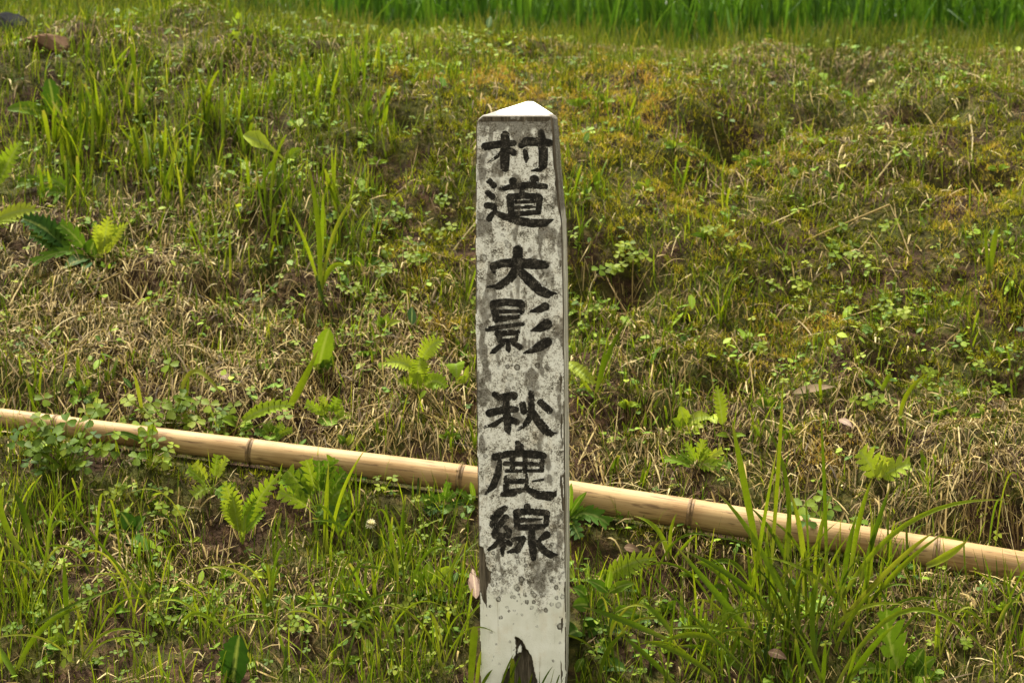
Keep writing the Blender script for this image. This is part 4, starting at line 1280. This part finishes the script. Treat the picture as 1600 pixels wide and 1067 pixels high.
SPOTS_W = [(1165, 255), (1185, 265), (1300, 140), (1410, 115), (1255, 105), (1290, 70), (905, 170), (940, 165), (590, 260), (645, 135), (575, 180), (640, 110), (700, 120), (365, 65), (380, 60), (470, 250), (520, 170), (1560, 270),
           (655, 410), (570, 420), (600, 515), (575, 560), (540, 700), (1105, 375), (1480, 650), (1500, 625), (1230, 690), (1540, 655), (1200, 640), (300, 850), (340, 905), (420, 905), (285, 920), (230, 930), (100, 1010), (60, 960),
           (180, 960), (520, 880), (560, 940), (610, 900), (480, 950), (720, 930), (640, 1010), (540, 1040), (150, 1040), (20, 930), (1080, 905), (1040, 960), (1130, 940), (1260, 960), (1330, 1010), (1560, 960), (700, 690), (980, 640), (1010, 300), (1055, 235)]
for k, (u, v) in enumerate(SPOTS_W):
    n_l = rr.randint(4, 7); s_ = rr.uniform(16, 30) * (.8 if v < 300 else 1)
    L = []
    for i in range(n_l):
        a = rr.uniform(-.2, math.pi + .2); q = rr.uniform(.6, 1.1)
        L.append((u + math.cos(a) * 2, v - 4, u + math.cos(a) * s_ * q, v - 3 - abs(math.sin(a)) * s_ * .8 * q, s_ * rr.uniform(.35, .55), rr.choice(['ovate', 'ovate', 'ovate', 'lobed']), rr.uniform(.35, .85)))
    plant('small_weed', near(('larger' if s_ > 22 else 'tiny') + ' broad-leaved weed', u, v), 'weed', (u, v), L, group='small weeds in the turf')

# ---- grass: big hand-placed clumps, then look-alike tufts
BIG = [(1192, 905, 1160, 740, 1143, 655, 15), (1205, 880, 1216, 720, 1224, 588, 11), (1225, 900, 1250, 740, 1190, 655, 12), (1165, 985, 1180, 870, 1216, 690, 12), (1292, 910, 1290, 760, 1282, 640, 8),
       (1328, 900, 1340, 800, 1364, 745, 11), (1345, 910, 1372, 810, 1392, 758, 11), (1300, 965, 1390, 765, 1580, 782, 11), (1312, 970, 1410, 860, 1458, 832, 12), (1355, 945, 1405, 880, 1475, 832, 11),
       (1448, 884, 1480, 872, 1512, 844, 17), (1260, 1010, 1180, 820, 1118, 768, 13), (1235, 985, 1150, 890, 1062, 858, 13), (1185, 1005, 1130, 940, 1050, 846, 15), (1205, 1040, 1150, 960, 1030, 985, 12),
       (1125, 1000, 1150, 880, 1100, 930, 15), (1340, 1000, 1300, 880, 1180, 868, 12), (1342, 935, 1360, 895, 1394, 952, 14), (1192, 1075, 1195, 990, 1216, 938, 8), (1255, 930, 1260, 840, 1232, 760, 13), (1275, 935, 1270, 850, 1300, 770, 12),
       (1235, 900, 1215, 830, 1170, 790, 12), (1315, 940, 1320, 860, 1340, 800, 12), (1290, 1000, 1330, 930, 1420, 945, 10), (1245, 1000, 1255, 920, 1210, 880, 13), (1300, 1030, 1320, 960, 1385, 900, 10),
       (1170, 1060, 1120, 1000, 1050, 1010, 13), (1150, 930, 1110, 870, 1085, 880, 14), (1165, 900, 1140, 858, 1092, 890, 12), (1220, 960, 1190, 900, 1200, 820, 14), (1340, 960, 1370, 860, 1360, 800, 13), (1275, 1040, 1260, 960, 1282, 890, 12)]
_r = random.Random(44)
for _ in range(60):
    bu, bv = _r.gauss(1240, 75), _r.uniform(920, 1060)
    L_ = _r.uniform(70, 190); a_ = _r.gauss(0, .55)
    tu, tv = bu + math.sin(a_) * L_, bv - math.cos(a_) * L_
    BIG.append((bu, bv, bu + math.sin(a_) * L_ * .25, bv - L_ * .62, tu, tv + abs(math.sin(a_)) * L_ * .2, _r.uniform(4, 7)))
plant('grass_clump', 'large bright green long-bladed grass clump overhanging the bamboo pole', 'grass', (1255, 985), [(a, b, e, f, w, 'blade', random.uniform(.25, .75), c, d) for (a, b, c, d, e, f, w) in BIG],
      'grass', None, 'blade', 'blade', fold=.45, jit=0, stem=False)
plant('leafy_weed', 'broad-leaved green weed sprawling over the thin side of the pole beside the clover', 'weed', (240, 712),
      [(236, 700, 160, 680, 12, 'blade', .3, 200, 668), (238, 704, 215, 668, 20, 'ovate', .6), (242, 700, 232, 655, 18, 'ovate', .7), (244, 702, 262, 672, 20, 'ovate', .55), (246, 706, 282, 690, 18, 'ovate', .6), (240, 708, 212, 722, 20, 'ovate', .5), (246, 710, 268, 728, 18, 'ovate', .5)])
plant('grass_clump', 'arching long grass blades leaning over the roadside edge by the thistle', 'grass', (1300, 1085),
      [(1300, 1085, 1570, 1060, 11, 'blade', .5, 1420, 830), (1312, 1085, 1400, 975, 15, 'blade', .5, 1360, 1000), (1290, 1080, 1245, 985, 9, 'blade', .6), (1285, 1085, 1290, 1000, 10, 'blade', .55), (1320, 1085, 1340, 1010, 8, 'blade', .6)],
      'grass', None, 'blade', 'blade', fold=.45, jit=0, stem=False)
plant('grass_clump', 'arching grass with bent leaves in front of the leafy vine', 'grass', (1000, 1075),
      [(1060, 1075, 968, 990, 12, 'blade', .35, 1010, 1020), (935, 1075, 985, 985, 9, 'blade', .6, 940, 1000), (1045, 1000, 910, 948, 13, 'blade', .4, 960, 960), (975, 990, 952, 995, 9, 'blade', .6, 960, 940), (1130, 1010, 1028, 1005, 14, 'blade', .7, 1090, 975),
       (1050, 990, 1000, 940, 14, 'blade', .6), (1040, 1075, 1060, 910, 5, 'blade', .3), (1180, 1060, 980, 860, 6, 'blade', .4, 1080, 960), (1120, 1060, 1000, 1000, 13, 'blade', .45)],
      'grass', None, 'blade', 'blade', fold=.4, jit=0, stem=False)
plant('grass_shoot', 'strap-leaved green shoot under the pole right of the post', 'grass', (1048, 878), [(1046, 876, 990, 806, 12, 'blade', .4, 1035, 815), (1048, 876, 1058, 800, 8, 'blade', .5, 1042, 830), (1050, 878, 1092, 832, 7, 'blade', .6)],
      'grass', None, 'blade', 'blade', fold=.4, jit=0, stem=False)
plant('grass_clump', 'tall slender yellow-green grass shoot with bent leaves amid the straw', 'grass', (500, 478),
      [(500, 470, 480, 250, 12, 'blade', .75, 505, 350), (502, 455, 545, 418, 13, 'blade', .6, 515, 400), (498, 430, 512, 490, 9, 'blade', .4, 490, 430), (504, 440, 562, 300, 10, 'blade', .7, 520, 340), (496, 440, 450, 320, 9, 'blade', .6, 480, 380), (503, 400, 505, 300, 9, 'blade', .7)],
      'grass', None, 'blade', 'blade', fold=.4, jit=0, stem=False)
plant('grass_shoot', 'single broad yellow-green grass blade rising from the straw below the dock leaf', 'grass', (448, 640), [(450, 640, 498, 545, 17, 'blade', .8, 468, 610)], 'grass', None, 'blade', 'blade', fold=.3, jit=0, stem=False)
plant('grass_shoot', 'folded yellow-green grass blade arching over the tall clover', 'grass', (282, 655), [(284, 610, 350, 622, 11, 'blade', .8, 300, 545), (288, 650, 296, 590, 8, 'blade', .7), (224, 655, 208, 580, 9, 'blade', .7), (310, 665, 303, 625, 6, 'blade', .8)], 'grass', None, 'blade', 'blade', fold=.3, jit=0, stem=False)
plant('grass_clump', 'upright yellow-green grass blades crossing in front of the pole by the bushy mugwort', 'grass', (512, 865),
      [(510, 866, 514, 722, 11, 'blade', .8, 506, 800), (506, 866, 512, 768, 8, 'blade', .75), (516, 862, 572, 700, 8, 'blade', .55, 520, 770), (558, 850, 556, 724, 5, 'blade', .3), (520, 870, 560, 790, 6, 'blade', .7), (500, 870, 488, 800, 6, 'blade', .7)],
      'grass', None, 'blade', 'blade', fold=.4, jit=0, stem=False)
plant('grass_clump', 'two tall green blades leaning against the right side of the post above the pole', 'grass', (930, 625), [(930, 622, 985, 492, 11, 'blade', .45, 940, 560), (928, 622, 905, 590, 7, 'blade', .6), (932, 620, 948, 540, 8, 'blade', .5)], 'grass', None, 'blade', 'blade', fold=.4, jit=0, stem=False)
plant('grass_shoot', 'strap-shaped yellow-tipped blade against the foot of the post', 'grass', (736, 1072), [(734, 1080, 742, 978, 15, 'cutblade', .65), (744, 1080, 752, 1015, 9, 'blade', .6), (748, 1080, 770, 1045, 7, 'blade', .4)], 'grass', None, 'blade', 'blade', fold=.3, jit=0, stem=False)
_foot = plant('grass_clump', 'short grass blades standing in front of the rotten foot of the post', 'grass', (798, 1100),
              [(799, 1098, 800, 1028, 11, 'cutblade', .6), (775, 1100, 803, 1020, 5, 'blade', .5), (785, 1100, 814, 1022, 5, 'blade', .5), (836, 1095, 864, 1040, 5, 'blade', .35), (806, 1100, 797, 1056, 9, 'blade', .75), (812, 1100, 812, 1055, 11, 'blade', .5), (822, 1100, 832, 1050, 5, 'blade', .6)],
              'grass', None, 'blade', 'blade', fold=.3, jit=0, stem=False)
plant('grass_clump', 'long arching grass blades at the roadside near the dock leaf', 'grass', (40, 1060),
      [(20, 1065, 140, 945, 12, 'blade', .45, 50, 960), (60, 975, 205, 915, 8, 'blade', .4, 130, 930), (30, 860, 5, 760, 14, 'blade', .5, -15, 790), (50, 840, 20, 765, 13, 'blade', .35), (75, 870, 130, 760, 6, 'blade', .35, 70, 780), (105, 985, 100, 870, 12, 'blade', .55), (-5, 1010, 30, 1070, 14, 'blade', .5),
       (280, 985, 375, 1010, 9, 'blade', .45, 300, 920), (240, 950, 85, 770, 6, 'blade', .3, 150, 840)],
      'grass', None, 'blade', 'blade', fold=.4, jit=0, stem=False)
plant('grass_clump', 'single short wide blades standing on the mossy slope', 'grass', (1545, 430), [(1545, 432, 1560, 348, 13, 'blade', .6), (1543, 425, 1538, 355, 8, 'blade', .5)], 'grass', None, 'blade', 'blade', fold=.4, jit=0, stem=False)
plant('grass_shoot', 'arching green blade above the brown straw below the mossy slope', 'grass', (1405, 665), [(1405, 662, 1452, 582, 10, 'blade', .6, 1405, 610), (1378, 610, 1392, 585, 10, 'cutblade', .6)], 'grass', None, 'blade', 'blade', fold=.4, jit=0, stem=False)

_w = random.Random(91)
for (bu, bv, k_) in [(120, 1040, 6), (230, 985, 5), (330, 1010, 6), (420, 960, 5), (520, 1000, 6), (610, 1020, 6), (690, 1050, 6), (60, 930, 5), (170, 900, 4), (640, 940, 5), (960, 1020, 5), (1090, 1050, 6), (1150, 985, 5), (1480, 1040, 4), (1560, 1000, 5), (1540, 880, 4), (560, 890, 4), (290, 870, 3), (1020, 910, 3)]:
    BL = []
    for _ in range(k_):
        sg = _w.choice((-1, 1)); L_ = _w.uniform(80, 190); a_ = _w.uniform(.1, 1.25) * sg
        b0 = bu + _w.gauss(0, 12); v0 = bv + _w.gauss(0, 6)
        hgt_ = L_ * math.cos(a_) * .9
        BL.append((b0, v0, b0 + math.sin(a_) * L_, v0 - hgt_ * .75, _w.uniform(3.2, 6.5), 'blade', _w.uniform(.3, 1.0), b0 + math.sin(a_) * L_ * .35, v0 - hgt_ - .12 * L_))
    plant('grass_wisp', near('wispy arching grass', bu, bv), 'grass', (bu, bv), BL, 'grass', 'wispy arching grass on the roadside', 'blade', 'blade', fold=.4, jit=0, stem=False)

# shared blade meshes for the look-alike tufts
POOL = []
for k in range(10):
    bend = random.uniform(.05, .55)
    P0 = np.zeros(3); P1 = np.array([0, bend * .15, .55]); P2 = np.array([0, bend, math.sqrt(max(.1, 1 - bend * bend))])
    POOL.append(leaf_mesh(P0, P1, P2, .035, 'cutblade' if k < 6 else 'blade', M['grass'], np.zeros(3), .3 + .05 * k, .35, np.array([0, -1., .15])))


def tuft(label, group, u, v, nb, hpx, spread, name='grass_tuft', wf=1.0):
    d = ground_depth(u, v); O = at(u, v, d); O[2] = float(height(O[0], O[1]))
    t = thing(name, label, 'grass', O, group)
    for i in range(nb):
        x = O[0] + rr.gauss(0, spread * d / FPX); y = O[1] + rr.gauss(0, spread * d / FPX * .8)
        h = hpx * d / FPX * rr.uniform(.55, 1.15)
        z = float(height(x, y)) - .004
        o = link('blade', POOL[rr.randrange(10)], t)
        o.location = (x - O[0], y - O[1], z - O[2])
        o.rotation_euler = (rr.gauss(0, .16), rr.gauss(0, .16), rr.uniform(0, 6.28))
        wd = rr.uniform(.06, .11) / .07 * .085 * 1.0
        o.scale = (wf * wd * rr.uniform(.7, 1.2), h, h)
    return t


for (u, v, nb, h, sp) in [(120, 250, 26, 105, 16), (155, 215, 24, 110, 16), (95, 235, 16, 95, 14), (235, 270, 22, 95, 18), (290, 290, 20, 90, 14), (200, 190, 12, 110, 16), (330, 175, 14, 90, 20), (320, 220, 14, 75, 22), (265, 330, 14, 85, 14),
                          (385, 240, 14, 75, 22), (400, 300, 12, 80, 22), (430, 180, 12, 80, 24), (490, 160, 12, 80, 22), (540, 160, 16, 95, 22), (580, 130, 14, 80, 22), (575, 210, 12, 100, 18), (520, 330, 14, 100, 20), (470, 380, 12, 70, 26), (350, 420, 12, 70, 24), (300, 380, 12, 60, 26), (110, 320, 10, 80, 24), (420, 345, 14, 90, 20), (545, 400, 12, 80, 22), (170, 130, 10, 80, 18)]:
    tuft(near(('dense' if nb > 14 else 'thin') + ' clipped grass tuft', u, v), 'clipped grass tufts on the upper bank', u, v, nb, h, sp)
for (u, v, nb, h, sp) in [(35, 600, 8, 55, 18), (130, 590, 6, 40, 22), (60, 630, 10, 60, 16), (200, 580, 6, 45, 20), (900, 320, 8, 60, 8), (905, 390, 8, 55, 8), (1130, 500, 7, 60, 6), (1125, 520, 6, 70, 4), (1045, 640, 8, 50, 10), (1000, 660, 8, 50, 10), (1150, 620, 6, 45, 8), (1190, 690, 8, 50, 10), (1270, 640, 6, 45, 10),
                          (1065, 300, 6, 60, 5), (1130, 330, 5, 70, 3), (930, 300, 6, 50, 10), (960, 750, 6, 50, 6), (1000, 758, 5, 40, 6), (1410, 690, 5, 40, 16), (1450, 740, 6, 45, 10), (1590, 610, 6, 60, 12), (710, 500, 5, 45, 6), (725, 470, 4, 70, 3), (720, 560, 5, 45, 5), (710, 700, 5, 45, 5), (740, 705, 4, 55, 3), (595, 695, 5, 35, 5), (1500, 540, 6, 60, 10), (1220, 420, 6, 50, 10), (985, 215, 6, 60, 8), (940, 190, 6, 60, 8)]:
    tuft(near('sparse grass stub', u, v), 'sparse grass stubs on the bank', u, v, nb, h, sp, 'grass_stub', .75)
for (u, v, nb, h, sp) in [(620, 880, 14, 100, 16), (690, 960, 16, 110, 16), (580, 960, 12, 100, 18), (640, 1050, 16, 90, 22), (720, 1010, 12, 90, 12), (420, 980, 12, 80, 26), (480, 1060, 12, 90, 26), (560, 1065, 14, 90, 22), (330, 960, 10, 80, 24), (250, 1000, 10, 70, 24), (150, 1000, 12, 90, 24), (30, 960, 14, 110, 22), (60, 900, 12, 110, 20), (110, 820, 10, 80, 18),
                          (25, 820, 10, 90, 16), (1010, 940, 10, 70, 18), (1090, 1010, 16, 80, 26), (1150, 1060, 18, 90, 28), (1230, 1065, 16, 90, 24), (1080, 1070, 16, 80, 26), (960, 1060, 10, 80, 18), (1400, 900, 10, 90, 18), (1450, 920, 10, 80, 20), (1580, 960, 10, 110, 14), (1595, 1030, 8, 90, 14), (440, 890, 10, 80, 20), (350, 1060, 10, 70, 24), (280, 1070, 8, 70, 20), (210, 880, 8, 60, 18), (1500, 900, 6, 70, 14), (1380, 860, 8, 70, 14), (555, 860, 8, 100, 10), (820, 1130, 8, 60, 30)]:
    tuft(near(('dense' if nb > 11 else 'thin') + ' long-bladed grass tuft', u, v), 'long grass tufts between road and pole', u, v, nb, h, sp, wf=.62)


# ---- horsetails
def horsetail(u, v, hpx):
    d = ground_depth(u, v); O = at(u, v, d)
    t = thing('horsetail_plant', near(('tall' if hpx > 52 else 'short') + ' feathery horsetail shoot', u, v), 'horsetail', O, 'horsetail shoots on the bank')
    h = hpx * d / FPX
    tip = np.array([rr.uniform(-.1, .1) * h, rr.uniform(-.1, .1) * h, h])
    link('stem', leaf_mesh(np.array([0, 0, -.004]), tip * .5, tip, .0013, 'cutblade', M['fine_grass'], np.zeros(3), .55, .8), t)
    nw = 9; N = nw * 7
    k = np.repeat(np.arange(nw), 7); f = (k + 1) / (nw + .6)
    x = tip[0] * f; y = tip[1] * f; z = tip[2] * f
    L = h * .20 * (1.15 - f * .8)
    V, Qh, C = blades(x, y, L * rng.uniform(.8, 1.2, N), np.full(N, .0022), np.full(N, .75) + rng.normal(0, .1, N), np.full(N, -.35), 2, np.full(N, .55), sink=0, z=z, cut=.4)
    link('branches', mesh_np('branches', V, Qh, colattr=C, mat=M['fine_grass']), t)


for (u, v, h) in [(1202, 218, 72), (1226, 215, 66), (1218, 225, 50), (715, 205, 55), (690, 195, 50), (676, 215, 45), (1160, 190, 40), (940, 140, 45), (1340, 85, 50), (1365, 95, 50), (1120, 60, 40), (1460, 70, 45), (1500, 80, 45), (1085, 60, 40),
                  (300, 80, 50), (735, 210, 45), (590, 240, 50), (480, 590, 40), (405, 590, 40), (1060, 310, 40), (720, 260, 55), (1540, 60, 45)]:
    horsetail(u, v, h)


# ---- white clover flowers
def clover_flower(u, v, hpx, rpx, label):
    d = ground_depth(u, v + hpx); O = at(u, v + hpx, d)
    t = thing('clover_flower', label, 'flower', O)
    top = at(u, v, d - .01) - O
    link('stem', leaf_mesh(np.array([0, 0, -.004]), top * .5 + np.array([.003, 0, 0]), top, .0008, 'cutblade', M['clover'], np.zeros(3), .5, .8), t)
    N = 70; r = rpx * d / FPX
    i = np.arange(N) + .5
    ph = np.arccos(1 - 1.7 * i / N); th = np.pi * (1 + 5 ** .5) * i
    dirs = np.stack([np.cos(th) * np.sin(ph), np.sin(th) * np.sin(ph), np.cos(ph)], 1)
    C3 = top + dirs[:, None, :] * (r * np.array([.25, .75, 1.05]))[None, :, None]
    sd_ = np.cross(dirs, [0.3, 0.2, 1.]); sd_ /= np.linalg.norm(sd_, axis=1)[:, None]
    W = sd_[:, None, :] * (r * np.array([.05, .17, .06]))[None, :, None]
    V, Qf, C = strips(C3, W, 2, np.array([0, .5, 1]), rng.random(N), rng.random(N), None)
    link('petals', mesh_np('petals', V, Qf, colattr=C, mat=M['petal']), t)


clover_flower(579, 819, 26, 9, 'white round clover flower head in the turf in front of the pole')
clover_flower(1362, 130, 16, 6, 'small fading white clover flower head near the crest of the bank')


# ---- stones
def stone_material(name, c1, c2):
    m, n, l, out = nt(name)
    tc = n.new('ShaderNodeTexCoord')
    a = noise(n, l, tc.outputs['Object'], 60, 5, .6)
    r = ramp(n, [(.3, c1), (.7, c2)]); l.new(a, r.inputs[0])
    p = n.new('ShaderNodeBsdfPrincipled'); p.inputs['Roughness'].default_value = .95; p.inputs['Specular IOR Level'].default_value = .05
    l.new(r.outputs[0], p.inputs['Base Color'])
    bp = n.new('ShaderNodeBump'); bp.inputs['Strength'].default_value = .5; bp.inputs['Distance'].default_value = .004
    l.new(a, bp.inputs['Height']); l.new(bp.outputs[0], p.inputs['Normal'])
    l.new(p.outputs[0], out.inputs['Surface'])
    return m


def stone(u, v, wpx, hpx, seed, mat, label, cat='stone'):
    d = ground_depth(u, v); O = at(u, v, d)
    q = np.random.default_rng(seed)
    planes = q.normal(size=(11, 3)); planes /= np.linalg.norm(planes, axis=1)[:, None]
    off = q.uniform(.50, .80, 11)
    V = []; nu_, nv_ = 28, 18
    for j in range(nv_ + 1):
        for i in range(nu_):
            th, ph = 2 * math.pi * i / nu_, math.pi * j / nv_
            dr = np.array([math.cos(th) * math.sin(ph), math.sin(th) * math.sin(ph), math.cos(ph)])
            dt = planes @ dr
            rr_ = min(1.0, float(np.min(np.where(dt > .05, off / np.maximum(dt, .05), 9))))
            V.append(dr * rr_)
    V = np.array(V) * np.array([wpx * .5, wpx * .42, hpx * .62]) * d / FPX
    V[:, 2] += hpx * .22 * d / FPX
    I = np.arange((nv_ + 1) * nu_).reshape(nv_ + 1, nu_); J = np.roll(I, -1, 1)
    Q = np.stack([I[:-1], I[1:], J[1:], J[:-1]], 2).reshape(-1, 4)
    o = link('stone', mesh_np('stone', V, Q, mat=mat, smooth=False), loc=O)
    tag(o, label, cat)


stone(72, 76, 74, 34, 4, stone_material('brown_stone', (.10, .058, .034), (.21, .128, .078)), 'flat reddish brown stone lying on the upper bank')
stone(14, 58, 66, 52, 9, stone_material('dark_stone', (.004, .0042, .005), (.016, .0165, .018)), 'dark grey-black angular stone half hidden in crest grass')


# ---- fallen leaves and dry stalks
def fallen(name, label, u0, v0, u1, v1, w, tint, kind='ovate', cat='fallen leaf', lift=.028):
    d = ground_depth((u0 + u1) / 2, (v0 + v1) / 2)
    a_ = at(u0, v0, ground_depth(u0, v0) - lift); b_ = at(u1, v1, ground_depth(u1, v1) - lift)
    m_ = (a_ + b_) / 2 + np.array([0, -.004, .006])
    O = m_.copy()
    me = leaf_mesh(a_, m_, b_, w * d / FPX * .5, kind, M['dead_leaf'], O, tint, .12, NREF, .08)
    o = link(name, me, loc=O)
    tag(o, label, cat)


fallen('fallen_bamboo_leaf', 'long pale tan dead bamboo leaf lying on the mossy slope', 1238, 614, 1304, 604, 14, .95)
fallen('fallen_leaf', 'brown curled dead leaf standing against the left edge of the post', 744, 935, 738, 888, 20, .0)
fallen('fallen_leaf', 'pale torn dead leaf on the straw above the clover', 335, 580, 362, 596, 16, .3)
fallen('fallen_leaf', 'reddish brown dead leaf curled in the straw beyond the thistle', 1310, 655, 1332, 668, 12, .15)
fallen('fallen_leaf', 'grey-brown dead leaf in shade under the large grass clump', 1200, 1018, 1230, 1030, 16, .0)
fallen('fallen_leaf', 'small dark brown dead leaf under the pole right of the post', 975, 855, 1000, 862, 14, .2)


def stalk(label, pts, w, tint):
    P = [at(u, v, ground_depth(u, v) - .016) for u, v in pts]
    O = P[0].copy()
    d = np.linalg.norm(P[0])
    C3 = np.array(P)
    t = np.linspace(0, 1, 9)
    seg = np.linspace(0, 1, len(P))
    Cc = np.stack([np.interp(t, seg, C3[:, k]) for k in range(3)], 1)
    K = 6; V = []
    tn = C3[-1] - C3[0]; tn /= np.linalg.norm(tn)
    a_ = np.cross(tn, [0, 0, 1.]); a_ /= np.linalg.norm(a_); b_ = np.cross(tn, a_)
    r = w * d / FPX * .5
    for k in range(9):
        for j in range(K):
            th = 2 * math.pi * j / K
            V.append(Cc[k] + r * (1 - .5 * t[k]) * (math.cos(th) * a_ + math.sin(th) * b_) - O)
    I = np.arange(9 * K).reshape(9, K); J = np.roll(I, -1, 1)
    Q = np.stack([I[:-1], J[:-1], J[1:], I[1:]], 2).reshape(-1, 4)
    col = np.tile([[.3, .5, tint, 0]], (9 * K, 1))
    o = link('dry_stalk', mesh_np('dry_stalk', np.array(V), Q, colattr=col, mat=M['straw']), loc=O)
    tag(o, label, 'stalk', 'dry stalks lying on the bank')


for pts in [[(1104, 302), (1160, 306), (1222, 318)], [(1365, 287), (1390, 255), (1421, 223)], [(1200, 352), (1260, 325), (1300, 308)], [(1420, 395), (1400, 340), (1395, 300)], [(1515, 180), (1520, 215), (1518, 250)], [(660, 390), (690, 400), (722, 408)],
            [(1290, 505), (1340, 490), (1380, 478)], [(1340, 520), (1365, 535), (1400, 545)], [(545, 545), (575, 570), (600, 595)], [(100, 455), (160, 440), (230, 405)], [(170, 418), (240, 425), (300, 428)], [(240, 490), (260, 510), (300, 540)],
            [(1480, 985), (1430, 975), (1380, 970)], [(1240, 1015), (1190, 1005), (1180, 985)], [(640, 915), (655, 945), (668, 990)], [(300, 930), (390, 925), (470, 950)], [(720, 560), (725, 610), (728, 640)], [(755, 110), (752, 150), (748, 180)], [(1390, 320), (1330, 345), (1260, 375)], [(1500, 250), (1530, 300), (1560, 330)]]:
    stalk(near('thin dry stalk', *pts[1]), pts, rr.uniform(2.2, 3.6), rr.uniform(.5, .95))

print('TRIS', sum(sum(len(p.vertices) - 2 for p in o.data.polygons[:1]) * len(o.data.polygons) for o in bpy.data.objects if o.type == 'MESH'), 'OBJ', len(bpy.data.objects))
